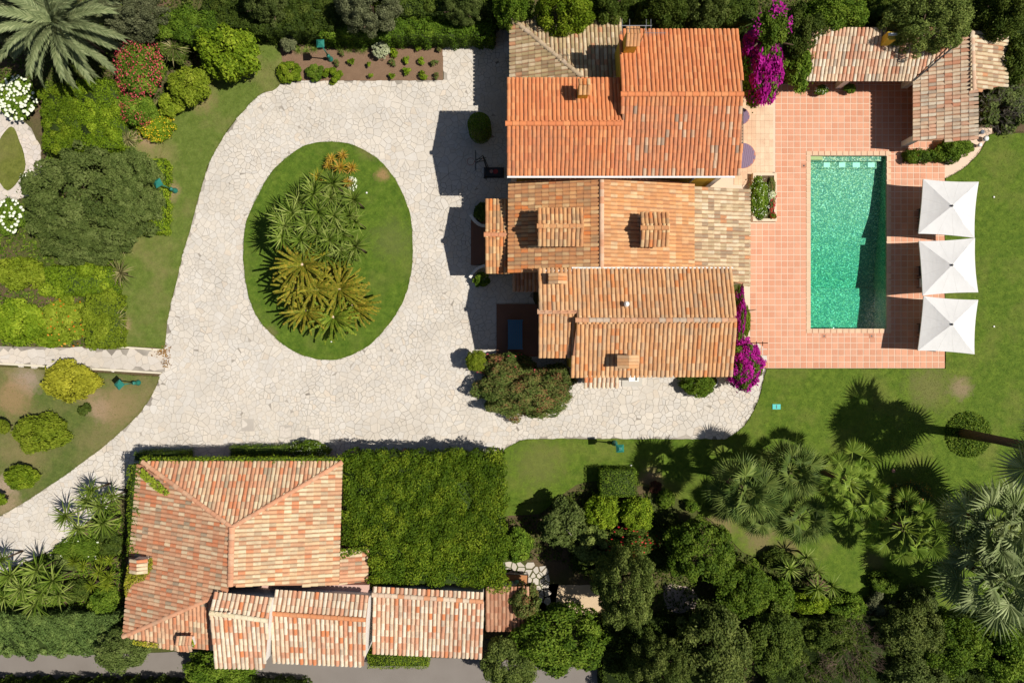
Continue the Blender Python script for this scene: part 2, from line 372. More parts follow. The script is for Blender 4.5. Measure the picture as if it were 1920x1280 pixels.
def clip(poly, nx, ny, d):
    out = []; n = len(poly)
    for i in range(n):
        a = poly[i]; b = poly[(i + 1) % n]
        da = a[0] * nx + a[1] * ny - d; db = b[0] * nx + b[1] * ny - d
        if da <= 0: out.append(a)
        if (da < 0 < db) or (db < 0 < da):
            t = da / (da - db); out.append((a[0] + (b[0] - a[0]) * t, a[1] + (b[1] - a[1]) * t))
    return out
def crazy(region, cell, seed, joint=.018, keep=None):
    r = random.Random(seed); xs = [p[0] for p in region]; ys = [p[1] for p in region]
    x0, y0 = min(xs) - cell, min(ys) - cell; nx = int((max(xs) - x0) / cell) + 2; ny = int((max(ys) - y0) / cell) + 2
    pts = {}
    for i in range(nx):
        for j in range(ny):
            c = []
            q_ = .5 + .5 * math.sin((x0 + i * cell) * .37 + 1) * math.sin((y0 + j * cell) * .31 + 2 + seed); k = r.random()
            if k > .06 + .26 * q_: c.append((x0 + (i + r.uniform(.02, .98)) * cell, y0 + (j + r.uniform(.02, .98)) * cell))
            if k > .62 + .3 * q_: c.append((x0 + (i + r.random()) * cell, y0 + (j + r.random()) * cell))
            pts[i, j] = c
    res = []
    for (i, j), lst in pts.items():
        for p in lst:
            if not inside(p, region): continue
            if keep and not keep(p): continue
            poly = [(p[0] - 1.4 * cell, p[1] - 1.4 * cell), (p[0] + 1.4 * cell, p[1] - 1.4 * cell), (p[0] + 1.4 * cell, p[1] + 1.4 * cell), (p[0] - 1.4 * cell, p[1] + 1.4 * cell)]
            for di in (-2, -1, 0, 1, 2):
                for dj in (-2, -1, 0, 1, 2):
                    for q in pts.get((i + di, j + dj), ()):
                        if q is p: continue
                        ax, ay = q[0] - p[0], q[1] - p[1]; L = math.hypot(ax, ay)
                        if L < 1e-3: continue
                        ax /= L; ay /= L
                        poly = clip(poly, ax, ay, (p[0] + q[0]) / 2 * ax + (p[1] + q[1]) / 2 * ay - joint * r.uniform(.25, 1.0))
                        if len(poly) < 3: break
            if len(poly) < 3: continue
            area = sum(poly[k][0] * poly[(k + 1) % len(poly)][1] - poly[(k + 1) % len(poly)][0] * poly[k][1] for k in range(len(poly))) / 2
            if area > .025: res.append((area, poly))
    return res
def stone_col(r, base=(.575, .525, .462), v=.06):
    k = 1 + r.uniform(-v, v); w = r.uniform(-.012, .012)
    if r.random() < .03: return (.58 * k, .50 * k, .41 * k)
    return (base[0] * k + w, base[1] * k, base[2] * k - w * 1.3)
def pave(parent, stones, z, seed, base=(.575, .525, .462), n_ind=300, name='paving_stone'):
    r = random.Random(seed); stones.sort(key=lambda s: -s[0]); rest = MB()
    for k, (a, poly) in enumerate(stones):
        zt = z + r.uniform(.006, .018); c = stone_col(r, base)
        if k < n_ind:
            cx = sum(p[0] for p in poly) / len(poly); cy = sum(p[1] for p in poly) / len(poly)
            m = MB(); m.prism([(p[0] - cx, p[1] - cy) for p in poly], -.02, zt - z, c); m.build(name, stone_m, parent, loc=(cx, cy, z))
        else: rest.prism(poly, z - .02, zt, c)
    if rest.v: tag(rest.build(name + '_field', stone_m, parent), kind='stuff')
ISLAND = [(615, 266), (660, 272), (705, 295), (740, 335), (762, 380), (773, 430), (773, 490), (765, 540), (745, 585), (715, 625), (680, 655), (640, 672), (605, 674),
          (565, 665), (525, 640), (490, 605), (470, 565), (460, 520), (457, 460), (462, 420), (480, 375), (505, 330), (535, 298), (570, 275)]
isl_in = poly_w([(614 + (x - 614) * .93, 470 + (y - 470) * .93) for x, y in ISLAND])
hide = [isl_in, poly_w([(968, 60), (1380, 60), (1380, 690), (1080, 690), (1040, 560), (1000, 560), (1000, 520), (968, 500)]), poly_w([(255, 890), (640, 890), (640, 1100), (255, 1100)]), poly_w([(650, 862), (930, 862), (930, 1100), (650, 1100)])]
pave(drive, crazy(poly_w(DRIVE), .34, 11, keep=lambda p: not any(inside(p, h) for h in hide)), 0.0, 5)
# inspection covers set in the drive
for k, (x0, y0, x1, y1) in enumerate([(453, 785, 476, 808), (524, 797, 548, 821), (576, 802, 600, 826)]):
    a = P(x0, y1); b = P(x1, y0); m = MB(); m.box((a.x, a.y, -.02), (b.x, b.y, .019), (.40, .36, .32))
    cov = m.build('inspection_cover', stone_m); 
    tag(cov, ['square paved inspection cover in the drive, farthest from the flowering white bush', 'square paved inspection cover between the two other drive covers', 'square paved inspection cover touching the white flowering bush'][k], 'manhole cover', 'inspection covers in the drive')
    st = crazy([(a.x + .05, a.y + .05), (b.x - .05, a.y + .05), (b.x - .05, b.y - .05), (a.x + .05, b.y - .05)], .4, 90 + k)
    ins = [(ar, [(min(max(p[0], a.x + .04), b.x - .04), min(max(p[1], a.y + .04), b.y - .04)) for p in poly]) for ar, poly in st]
    m2 = MB()
    for ar, poly in ins: m2.prism(poly, .0, .026, stone_col(random.Random(k), (.60, .55, .50)))
    if m2.v: m2.build('stone_inlay', stone_m, cov)

LAWNS = {}
LAWNS['w'] = sheet('lawn_west', W_EDGE[:1:-1] + [(309, 651), (290, 651), (250, 649), (215, 648), (205, 560), (215, 440), (230, 300), (200, 240), (330, 170), (440, 60), (520, 85)], .05, lawn_w, .09, .035, seed=3)
LAWNS['sw'] = sheet('lawn_southwest', [(-60, 1003), (0, 968), (60, 932), (130, 885), (200, 832), (245, 792), (275, 757), (292, 727), (300, 706), (-60, 683)], .05, lawn_sw, .09, .03, seed=4)
LAWNS['i'] = sheet('lawn_island', ISLAND, .06, lawn_i, .1, .03, seed=5)
LAWNS['e'] = sheet('lawn_east', [(945, 842), (975, 826), (1000, 822), (1360, 823), (1385, 808), (1405, 785), (1425, 740), (1437, 691), (1772, 691), (1772, 334), (1790, 326), (1815, 309), (1838, 283), (1855, 252), (2150, 240), (2150, 1170), (1750, 1170), (1640, 1135), (1585, 1120), (1548, 1090), (1530, 1060), (1520, 1045), (1490, 1050), (1440, 1048), (1395, 1035), (1360, 1000), (1320, 965), (1270, 935), (1200, 910), (1090, 905), (1010, 962), (942, 968)], .05, lawn_e, .09, .03, seed=6)

# grass blades along and over the lawns
def grass(lawn, px, n, seed, mat, hgt=.05, edge_n=0):
    poly = poly_w(px); r = np.random.default_rng(seed)
    xs = [p.x for p in poly]; ys = [p.y for p in poly]; A = np.array([(p.x, p.y) for p in poly])
    pts = np.stack([r.uniform(min(xs), max(xs), n), r.uniform(min(ys), max(ys), n)], 1)
    ok = np.zeros(len(pts), bool)
    B_ = np.roll(A, 1, 0)
    for (x1, y1), (x2, y2) in zip(A, B_):
        c = ((y1 > pts[:, 1]) != (y2 > pts[:, 1])) & (pts[:, 0] < (x2 - x1) * (pts[:, 1] - y1) / (y2 - y1 + 1e-12) + x1); ok ^= c
    pts = pts[ok]; e = []
    for (x1, y1), (x2, y2) in zip(A, B_):
        L = math.hypot(x2 - x1, y2 - y1); k = int(L * edge_n)
        if L > 12: continue
        t = r.random(k)[:, None]; e.append(np.array([[x1, y1]]) * t + np.array([[x2, y2]]) * (1 - t) + r.normal(0, .035, (k, 2)))
    pts = np.concatenate([pts] + e) if e else pts
    k = len(pts); a = r.uniform(0, 6.283, k); d = np.stack([np.cos(a), np.sin(a)], 1); h = hgt * r.uniform(.6, 1.5, k)
    V = np.zeros((k, 3, 3)); wd = .012
    V[:, 0, :2] = pts + d * wd; V[:, 1, :2] = pts - d * wd; V[:, 0:2, 2] = .045
    V[:, 2, :2] = pts + np.stack([-d[:, 1], d[:, 0]], 1) * (h * r.uniform(.3, 1.1, k))[:, None]; V[:, 2, 2] = .05 + h
    me = np_mesh('grass', V.reshape(-1, 3), np.arange(k * 3).reshape(k, 3), np.repeat(r.random(k), 3), mat)
    o = obj('grass', me); tag(o, kind='stuff'); return o
lm('grass_e', (0.065, 0.105, 0.008), (0.106, 0.147, 0.014), (0.177, 0.200, 0.028), tr=.15)
lm('grass_w', (0.077, 0.110, 0.014), (0.118, 0.152, 0.022), (0.212, 0.189, 0.048), tr=.15)
tag(grass('e', [(945, 842), (975, 826), (1000, 822), (1360, 823), (1385, 808), (1405, 785), (1425, 740), (1437, 691), (1772, 691), (1772, 334), (1790, 326), (1815, 309), (1838, 283), (1855, 252), (1960, 245), (1960, 900), (1330, 950), (1200, 905), (1010, 940), (942, 950)], 60000, 1, G['grass_e'], .05, 70), 'short green lawn grass around the patio and pool garden', 'grass')
tag(grass('w', W_EDGE[:1:-1] + [(309, 652), (215, 648), (230, 440), (300, 300), (330, 200), (500, 110)], 22000, 2, G['grass_w'], .045, 70), 'short patchy grass between the drive and the tall shrubs', 'grass')
tag(grass('i', ISLAND, 26000, 3, G['grass_e'], .05, 90), 'trimmed oval of grass ringed by the drive', 'grass')
tag(grass('sw', [(-20, 980), (0, 968), (60, 932), (130, 885), (200, 832), (245, 792), (275, 757), (292, 727), (300, 706), (-20, 685)], 14000, 4, G['grass_w'], .045, 70), 'dry patchy grass under the round citrus bushes', 'grass')

# garden path on the left, with pale kerbs
path = sheet('garden_path', [(-40, 648), (312, 656), (309, 697), (-40, 682)], .02, mortar, .06)
pave(path, crazy(poly_w([(-40, 651), (304, 659), (302, 694), (-40, 680)]), .46, 21, joint=.012), .02, 8, (.56, .50, .435))
kerb_m = plain('kerb_stone', (.62, .56, .44), .8, .2, .08)
for a, b in (((205, 649), (306, 656)), ((-40, 679), (303, 699))):
    p = P(*a); q = P(*b); d = (q - p).normalized(); nrm = Vector((-d.y, d.x, 0)) * .06
    m = MB(); m.prism([p + nrm, p - nrm, q - nrm, q + nrm][::-1], -.02, .09); tag(m.build('path_kerb', kerb_m), kind='structure')
# round garden with a leaf-shaped lawn
rg = sheet('round_garden_path', [(-60, 190), (0, 196), (30, 215), (58, 240), (76, 280), (78, 330), (60, 365), (30, 375), (0, 382), (-60, 385)], .0, mortar, .06)
pave(rg, crazy(poly_w([(-60, 190), (0, 198), (30, 217), (58, 242), (75, 280), (76, 330), (58, 363), (30, 373), (0, 380), (-60, 383)]), .33, 31), .0, 9, (.58, .51, .45))
sheet('lawn_leaf', [(22, 238), (36, 262), (47, 295), (46, 320), (30, 345), (14, 358), (2, 345), (-12, 320), (-14, 295), (0, 262)], .06, leaf_lawn_m, .08, .02)
# planting bed, lower garden floors, road
sheet('flower_bed', [(520, 84), (830, 86), (831, 151), (560, 152), (530, 155), (505, 120)], .035, mulch, .06, .02)
sheet('sand_path', [(1028, 1098), (1060, 1096), (1118, 1100), (1130, 1135), (1110, 1150), (1040, 1150), (1000, 1130)], .0, sand, .06, .03)
sheet('gravel_patch', [(1245, 1100), (1265, 1095), (1300, 1105), (1310, 1130), (1280, 1148), (1250, 1140)], .0, plain('pink_gravel', (.42, .33, .28), .9, .1, .3, 20), .06, .04)
rp = sheet('rock_path', [(920, 1060), (1060, 1050), (1045, 1110), (1035, 1150), (1000, 1130), (990, 1100), (920, 1078)], .0, soil, .06, .03)
pave(rp, crazy(poly_w([(928, 1055), (1035, 1052), (1035, 1142), (1015, 1130), (990, 1100), (920, 1078)]), .42, 41, joint=.06), .0, 10, (.50, .45, .38))
sheet('road', [(-80, 1225), (240, 1225), (400, 1218), (920, 1236), (1120, 1240), (1120, 1340), (-80, 1340)], .0, asphalt, .06, .02)
# bits of leaf litter by the path end
lit = MB(); rr = random.Random(3)
for k in range(110):
    x, y = rr.gauss(312, 4), rr.uniform(646, 690)
    if k % 3 == 0: x, y = rr.gauss(302, 6), rr.gauss(660, 4)
    p = P(x, y); a = rr.uniform(0, 6.3); l = rr.uniform(.05, .10)
    d = Vector((math.cos(a), math.sin(a), 0)) * l; e = Vector((-d.y, d.x, 0)) * .5; p.z = .12 if x < 306 else .028
    c = rr.choice([(.25, .13, .04), (.32, .18, .05), (.18, .10, .05)])
    lit.add([p - d, p + e, p + d + Vector((0, 0, .03)), p - e], [(0, 1, 2, 3)], c)
tag(lit.build('leaf_litter', attr_mat('dry_leaf', .9, .1)), 'brown dry leaves gathered where the garden path meets the drive', 'leaf litter', kind='stuff')

# ------------------------------------------------------------------ patio and pool
PATIO = [(1405, 420), (1405, 690), (1771, 690), (1771, 334), (1815, 309), (1838, 283), (1856, 250), (1720, 240), (1720, 90), (1470, 90), (1448, 170), (1448, 326), (1448, 420)]
mb = MB()
def wrect(m, x0, y0, x1, y1, z0, z1, col=(1, 1, 1)):
    a = P(x0, y1); b = P(x1, y0); m.box((a.x, a.y, z0), (b.x, b.y, z1), col)
for rct in ((1395, 60, 1520, 690), (1520, 60, 1662, 292), (1520, 616, 1662, 690), (1662, 60, 1771, 690)): wrect(mb, *rct, -.06, .0)
wrect(mb, 1771, 240, 1860, 334, -.06, .0)
patio = tag(mb.build('patio', grout_m), kind='structure')
pr = random.Random(12); T = 11.8; half = T * S / 2 - .016
TC = [(.60, .285, .175), (.575, .27, .162), (.62, .305, .19), (.60, .30, .19), (.56, .252, .15), (.615, .295, .178)]
tile_var = []
for c in TC:
    m = MB(); b = half - .012
    m.add([(-half, -half, -.01), (half, -half, -.01), (half, half, -.01), (-half, half, -.01), (-b, -b, .012), (b, -b, .012), (b, b, .012), (-b, b, .012)],
          [(4, 5, 6, 7), (0, 1, 5, 4), (1, 2, 6, 5), (2, 3, 7, 6), (3, 0, 4, 7)], c); tile_var.append(m.mesh('floor_tile', patio_m))
cells = []
x = 1772 - T / 2
while x > 1400:
    y = 690 - T / 2
    while y > 95:
        if not (1513.5 < x < 1668.5 and 285.5 < y < 622.5) and inside((x, y), PATIO): cells.append((x, y))
        y -= T
    x -= T
vis = [c for c in cells if c[1] > 172 and not (c[0] > 1715 and c[1] < 265)]
vis.sort(key=lambda c: (abs(c[0] - 1470) + abs(c[1] - 500) * .45)); ind = set(vis[:300]); rest = MB()
for (x, y) in cells:
    k = pr.randrange(len(TC)); p = P(x, y, 0)
    if (x, y) in ind: obj('floor_tile', tile_var[k], patio, (p.x, p.y, pr.uniform(0, .002)))
    else:
        b = half - .012; v = pr.uniform(.94, 1.06); c = tuple(q * v for q in TC[k])
        rest.add([(p.x + sx * half, p.y + sy * half, -.01) for sx, sy in ((-1, -1), (1, -1), (1, 1), (-1, 1))] + [(p.x + sx * b, p.y + sy * b, .012) for sx, sy in ((-1, -1), (1, -1), (1, 1), (-1, 1))],
                 [(4, 5, 6, 7), (0, 1, 5, 4), (1, 2, 6, 5), (2, 3, 7, 6), (3, 0, 4, 7)], c)
tag(rest.build('floor_tile_field', patio_m, patio), kind='stuff')
# infill strips between the grid and the pool coping
# pale terrace by the house
mb = MB(); wrect(mb, 1300, 150, 1448, 420, -.05, .004); terr = tag(mb.build('terrace', grout_m), kind='structure')
for i in range(9):
    for j in range(16):
        cx_, cy_ = 1376 + i * 8.2, 155 + j * 12.0; v = pr.uniform(.93, 1.06); p = P(cx_ + 4.1, cy_ + 6)
        if p.x < 0: continue
        m = MB(); hx, hy = 4.0 * S, 5.85 * S
        m.box((-hx, -hy, 0), (hx, hy, .03), ((.68 if i > 4 else .66) * v, (.52 if i > 4 else .47) * v, (.36 if i > 4 else .31) * v)); m.build('terrace_slab', patio_m, terr, loc=(p.x, p.y, .004))
# pool: basin, coping, water
pool = empty('swimming_pool', P(1591, 454, 0), 0); tag(pool, kind='structure')
ox, oy = pool.location.x, pool.location.y
X0, X1, Y0, Y1 = pw0.x - ox, pw1.x - ox, pw0.y - oy, pw1.y - oy
def yy(py): return P(1591, py).y - oy
prof = [(Y1, -.30), (yy(300), -.30), (yy(300), -.55), (yy(313), -.55), (yy(313), -.66), (yy(400), -.9), (yy(536), -1.75), (yy(537), -1.5), (Y0, -1.6)]
m = MB()
for (ya, za), (yb, zb) in zip(prof[:-1], prof[1:]):
    m.add([(X0, ya, za), (X1, ya, za), (X1, yb, zb), (X0, yb, zb)], [(0, 3, 2, 1)])
    if ya != yb:
        for xx in (X0, X1): m.add([(xx, ya, za), (xx, yb, zb), (xx, yb, .0), (xx, ya, .0)], [(0, 1, 2, 3)])
m.add([(X0, Y1, -.3), (X1, Y1, -.3), (X1, Y1, 0), (X0, Y1, 0)], [(0, 1, 2, 3)]); m.add([(X0, Y0, -1.6), (X1, Y0, -1.6), (X1, Y0, 0), (X0, Y0, 0)], [(3, 2, 1, 0)])
m.build('basin', pool_m, pool)
m = MB(); sx0 = P(1520, 0).x - ox; sx1 = P(1544, 0).x - ox
m.box((sx0, yy(299), -.29), (sx1, Y1 - .01, -.12)); m.build('corner_step', plain('pool_step', (.42, .45, .22), .6, .2), pool)
pale = plain('pool_pale_tile', (.70, .80, .74), .5, .3)
for xa, xb in ((1551, 1563), (1580, 1592), (1606, 1620), (1635, 1648)):
    m = MB(); m.box((P(xa, 0).x - ox, yy(310), -.545), (P(xb, 0).x - ox, yy(301), -.53)); m.build('inlay_panel', pale, pool)
tag(pool, 'rectangular green mosaic swimming pool with pale coping beside the parasols', 'pool')
cop = attr_mat('coping_stone', .8, .2, (.45, .33, .24), .25, 2.0, 25.0, .2)
def coping(x0, y0, x1, y1):
    a = P(x0, y1); b = P(x1, y0); m = MB(); v = pr.uniform(.93, 1.05); c = (.66 * v, .45 * v, .30 * v)
    hx, hy = (b.x - a.x) / 2 - .008, (b.y - a.y) / 2 - .008; g = .02
    m.add([(sx * hx, sy * hy, -.08) for sx, sy in ((-1, -1), (1, -1), (1, 1), (-1, 1))] + [(sx * (hx - g), sy * (hy - g), .035) for sx, sy in ((-1, -1), (1, -1), (1, 1), (-1, 1))],
          [(4, 5, 6, 7), (0, 1, 5, 4), (1, 2, 6, 5), (2, 3, 7, 6), (3, 0, 4, 7), (3, 2, 1, 0)], c)
    m.build('coping_stone', cop, pool, loc=((a.x + b.x) / 2 - ox, (a.y + b.y) / 2 - oy, 0))
n = 14
for k in range(n):
    xa = 1511 + 160 * k / n; xb = 1511 + 160 * (k + 1) / n; coping(xa, 283, xb, 292.3); coping(xa, 615.7, xb, 625)
n = 28
for k in range(n):
    ya = 292.3 + 323.4 * k / n; yb = 292.3 + 323.4 * (k + 1) / n; coping(1511, ya, 1520.3, yb); coping(1661.7, ya, 1671, yb)
m = MB(); m.box((pw0.x - .03, pw0.y - .03, -1.9), (pw1.x + .03, pw1.y + .03, -.10)); tag(m.build('pool_water', water_m), kind='structure')
for k, (x, y) in enumerate(((1545, 630), (1634, 630), (1507, 311))):
    p = P(x, y); m = MB(); m.box((-.15, -.15, 0), (.15, .15, .02), (.44, .19, .11)); dc = m.build('drain_cover', patio_m, loc=(p.x, p.y, 0))
    tag(dc, ['square red drain cover at the deep end, on the villa side', 'square red drain cover at the deep end, on the parasol side', 'square red drain cover beside the pool steps'][k], 'drain cover', 'drain covers round the pool')
    m = MB(); m.tube([(0, 0, .02), (0, 0, .024)], .06, 12); m.build('plug', dark_metal, dc)
# ------------------------------------------------------------------ buildings
def wpart(name, m, mat, parent, smooth=False, label=None):
    """part built in world coordinates under an unrotated thing"""
    o = m.build(name, mat); o.parent = parent; o.matrix_parent_inverse = Matrix.Translation(-parent.location)
    if label: o['label'] = label
    return o
ANG = [math.pi * k / 5 for k in range(6)]
TV = [(.110 * math.cos(a), -.05, .014 + .070 * math.sin(a)) for a in ANG] + [(.098 * math.cos(a), .46, .0 + .062 * math.sin(a)) for a in ANG]
TV = TV + TV[:6]
TF = [(k, k + 1, 7 + k, 6 + k) for k in range(5)] + [(17, 16, 15, 14, 13, 12)]
TVn = np.array(TV)
STY = {
 'orange': (.236, .42, [(.62, .225, .088), (.58, .20, .08), (.65, .265, .11), (.60, .21, .08), (.54, .175, .07)], [4, 3, 3, 3, 1], 'n'),
 'orange_old': (.236, .42, [(.61, .225, .098), (.56, .205, .095), (.63, .265, .125), (.60, .40, .26), (.36, .24, .165), (.57, .33, .20)], [8, 6, 4, 1.3, .8, .8], 'o'),
 'mid': (.236, .42, [(0.571, 0.270, 0.111), (0.612, 0.330, 0.143), (0.510, 0.230, 0.094), (0.632, 0.410, 0.205), (0.632, 0.210, 0.061), (0.428, 0.250, 0.123)], [4, 4, 3, 2.5, .8, 2.5], 'o'),
 'mid_e': (.236, .42, [(0.632, 0.320, 0.139), (0.612, 0.300, 0.123), (0.653, 0.370, 0.176), (0.673, 0.450, 0.246), (0.571, 0.270, 0.115)], [5, 4, 3.5, 1.3, 2], 'o'),
 'mossy': (.25, .42, [(0.493, 0.370, 0.202), (0.582, 0.448, 0.280), (0.403, 0.302, 0.157), (0.336, 0.235, 0.134), (0.560, 0.280, 0.146), (0.650, 0.526, 0.347)], [4, 3, 3, 2, 1, 1], 'o'),
 'cream': (.25, .42, [(.58, .45, .28), (.62, .50, .33), (.46, .35, .21), (.36, .26, .17), (.56, .27, .13), (.64, .54, .38)], [4, 3, 3, 2, .5, 2], 'o'),
 'salmon': (.245, .42, [(0.612, 0.320, 0.143), (0.602, 0.345, 0.168), (0.561, 0.270, 0.111), (0.510, 0.320, 0.180), (0.632, 0.390, 0.205), (0.602, 0.235, 0.082)], [4, 4, 3, 1.6, 2, 1.2], 'o'),
 'guest': (.25, .42, [(0.612, 0.330, 0.193), (0.622, 0.420, 0.254), (0.653, 0.510, 0.328), (0.561, 0.260, 0.143), (0.592, 0.220, 0.102), (0.510, 0.340, 0.213), (0.388, 0.300, 0.197)], [4, 3.5, 3, 3, 1.6, 1.5, .8], 'o'),
 'guest_w': (.25, .42, [(0.581, 0.300, 0.172), (0.612, 0.380, 0.230), (0.622, 0.470, 0.303), (0.541, 0.250, 0.135), (0.581, 0.215, 0.102), (0.449, 0.280, 0.172), (0.357, 0.270, 0.180)], [4, 3.5, 2.5, 3, 1.8, 1.5, 1], 'o'),
 'guest_e': (.25, .42, [(0.643, 0.440, 0.254), (0.653, 0.500, 0.312), (0.673, 0.560, 0.361), (0.612, 0.340, 0.189), (0.612, 0.250, 0.119), (0.510, 0.380, 0.238)], [4, 4, 2.5, 3, 1.2, 1.2], 'o'),
 'annex': (.27, .42, [(.68, .55, .39), (.66, .48, .33), (.70, .60, .46), (.60, .29, .17), (.63, .22, .09), (.52, .40, .29), (.64, .37, .24)], [4, 3, 3, 2, 1, 1, 1.5], 'o'),
 'pool': (.24, .44, [(.68, .53, .37), (.66, .46, .31), (.64, .38, .25), (.58, .27, .16), (.70, .60, .46), (.45, .36, .27)], [4, 3, 3, 1.6, 2, 1], 'o'),
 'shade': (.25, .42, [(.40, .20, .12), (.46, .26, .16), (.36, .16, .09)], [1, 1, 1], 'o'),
}
TMESH = {}
def tile_mesh(col, mat):
    k = (tuple(round(c, 3) for c in col), mat.name)
    if k not in TMESH:
        m = MB(); m.add(TV, TF, col); TMESH[k] = m.mesh('roof_tile', mat, False)
        TMESH[k].polygons.foreach_set('use_smooth', [True] * 5 + [False])
    return TMESH[k]
THINGS = {}
def building(name, label, cat, at, group=None):
    o = empty(name, at, 0, label, cat, group); THINGS[o.name] = dict(o=o, tiles=[]); return o
def ray_plane(px, py, p0, nrm):
    c = Vector((0, 0, H)); d = P(px, py, 0) - c
    return c + d * ((p0 - c).dot(nrm) / d.dot(nrm))
def slope(th, e0, e1, ze, top, zt, poly, sty, seed=1, label=None, thick=.10, sunk=None):
    """one roof plane: e0,e1 eave pixels at height ze, top pixel at zt, outline pixels (rays meet the plane)"""
    A = P(*e0, ze); Bq = P(*e1, ze); T_ = P(*top, zt)
    u = (Bq - A).normalized(); nrm = u.cross(T_ - A).normalized()
    if nrm.z < 0: nrm = -nrm
    v = nrm.cross(u)
    if v.z < 0: v = -v
    pts = [ray_plane(x, y, A, nrm) for x, y in poly]
    uv = [((p - A).dot(u), (p - A).dot(v)) for p in pts]
    ar = sum(uv[i][0] * uv[(i + 1) % len(uv)][1] - uv[(i + 1) % len(uv)][0] * uv[i][1] for i in range(len(uv)))
    hand = u.cross(v).dot(nrm) > 0
    ptsb = pts if (ar > 0) == hand else pts[::-1]
    m = MB(); n_ = len(ptsb); m.add([p for p in ptsb] + [p - Vector((0, 0, thick)) for p in ptsb],
          [tuple(range(n_)), tuple(reversed(range(n_, 2 * n_)))] + [(i, n_ + i, n_ + (i + 1) % n_, (i + 1) % n_) for i in range(n_)])
    ro = wpart('roof', m, under_m, th, label=label)
    sp, rowl, pal, wt, kind = STY[sty]; r = random.Random(seed * 77 + 5)
    u0 = min(q[0] for q in uv); u1 = max(q[0] for q in uv); v0 = min(q[1] for q in uv); v1 = max(q[1] for q in uv)
    nc = max(1, round((u1 - u0) / sp)); sp2 = (u1 - u0) / nc
    mat = tile_new if kind == 'n' else tile_m
    for i in range(nc):
        uc = u0 + (i + .5) * sp2; vv = v0; run = None; j1 = r.uniform(-.012, .012)
        while vv < v1:
            if inside((uc, vv + rowl * .45), uv):
                col = r.choices(pal, wt)[0]
                du = r.uniform(-.012, .012) + j1; rot = r.uniform(-.03, .03)
                pos = A + u * (uc + du) + v * vv + nrm * r.uniform(0, .006)
                uu = (u * math.cos(rot) + v * math.sin(rot)); v2 = (v * math.cos(rot) - u * math.sin(rot))
                THINGS[th.name]['tiles'].append((pos, uu, v2, nrm, col, mat, ro))
            vv += rowl
    return ro, pts
def tiles_done(th, keep=300):
    L = THINGS[th.name]['tiles']
    L.sort(key=lambda t: -t[0].z + .04 * abs(t[0].x) * 0)
    for pos, u, v, n, col, mat, ro in L[:keep]:
        o = bpy.data.objects.new('roof_tile', tile_mesh(col, mat)); COL.objects.link(o); o.parent = ro
        o.matrix_local = Matrix((u.to_4d(), v.to_4d(), n.to_4d(), (0, 0, 0, 1))).transposed()
        o.matrix_local = Matrix(((u.x, v.x, n.x, pos.x), (u.y, v.y, n.y, pos.y), (u.z, v.z, n.z, pos.z), (0, 0, 0, 1)))
    R = L[keep:]
    if R:
        k = len(R); rr = np.random.default_rng(len(R))
        M = np.array([[tuple(t[1]), tuple(t[2]), tuple(t[3])] for t in R]); p = np.array([tuple(t[0]) for t in R])
        V = np.einsum('vj,kjc->kvc', TVn, M) + p[:, None, :]
        C = np.ones((k, 18, 4)); C[:, :, :3] = (np.array([t[4] for t in R]) * rr.uniform(.93, 1.07, (k, 1)))[:, None, :]
        fs = []; mi = []
        mats = [tile_m, tile_new]
        me = bpy.data.meshes.new('roof_tiles')
        base = np.arange(k)[:, None, None] * 18
        q4 = (np.array([f for f in TF if len(f) == 4])[None] + base).reshape(-1, 4)
        caps = (np.array([[17, 16, 13, 12], [16, 15, 14, 13]])[None] + base).reshape(-1, 4)
        mi = np.repeat([0 if t[5] == tile_m else 1 for t in R], 5); mi2 = np.repeat([0 if t[5] == tile_m else 1 for t in R], 2)
        me = np_mesh('roof_tiles', V.reshape(-1, 3), np.concatenate([q4, caps]), None, mats, C.reshape(-1, 4), mi=np.concatenate([mi, mi2]))
        sm = np.concatenate([np.ones(len(q4), bool), np.zeros(len(caps), bool)]); me.polygons.foreach_set('use_smooth', sm)
        o = obj('roof_tiles', me); o.parent = th; o.matrix_parent_inverse = Matrix.Translation(-th.location); tag(o, kind='stuff')
def ridge(ro, a, b, col, mat=None, seed=1, step=.40, sc=1.35, vary=.1, up=.03):
    """a row of big half-round tiles along a ridge or hip (world points)"""
    a = Vector(a); b = Vector(b); d = b - a; L = d.length; n = max(1, round(L / step)); d.normalize()
    x = d.cross(Vector((0, 0, 1))).normalized(); z = x.cross(d)
    r = random.Random(seed); cols = col if isinstance(col, list) else [col]
    st = L / n
    for k in range(n):
        c = r.choice(cols); p = a + d * (k * st) + Vector((0, 0, up))
        o = bpy.data.objects.new('ridge_tile', tile_mesh(c, mat or tile_m)); COL.objects.link(o); o.parent = ro
        ys = st / .45
        o.matrix_local = Matrix(((x.x * sc, d.x * ys, z.x * sc, p.x), (x.y * sc, d.y * ys, z.y * sc, p.y), (x.z * sc, d.z * ys, z.z * sc, p.z), (0, 0, 0, 1)))
def walls(th, pts, mat, name='wall', z0=-.02, label=None):
    m = MB(); n = len(pts)
    for i in range(n):
        a = pts[i]; b = pts[(i + 1) % n]
        m.add([(a[0], a[1], z0), (b[0], b[1], z0), (b[0], b[1], b[2]), (a[0], a[1], a[2])], [(0, 1, 2, 3)])
    return wpart(name, m, mat, th, label=label)
def wbox(name, th, a, b, mat, label=None):
    m = MB(); m.box(a, b); return wpart(name, m, mat, th, label=label)
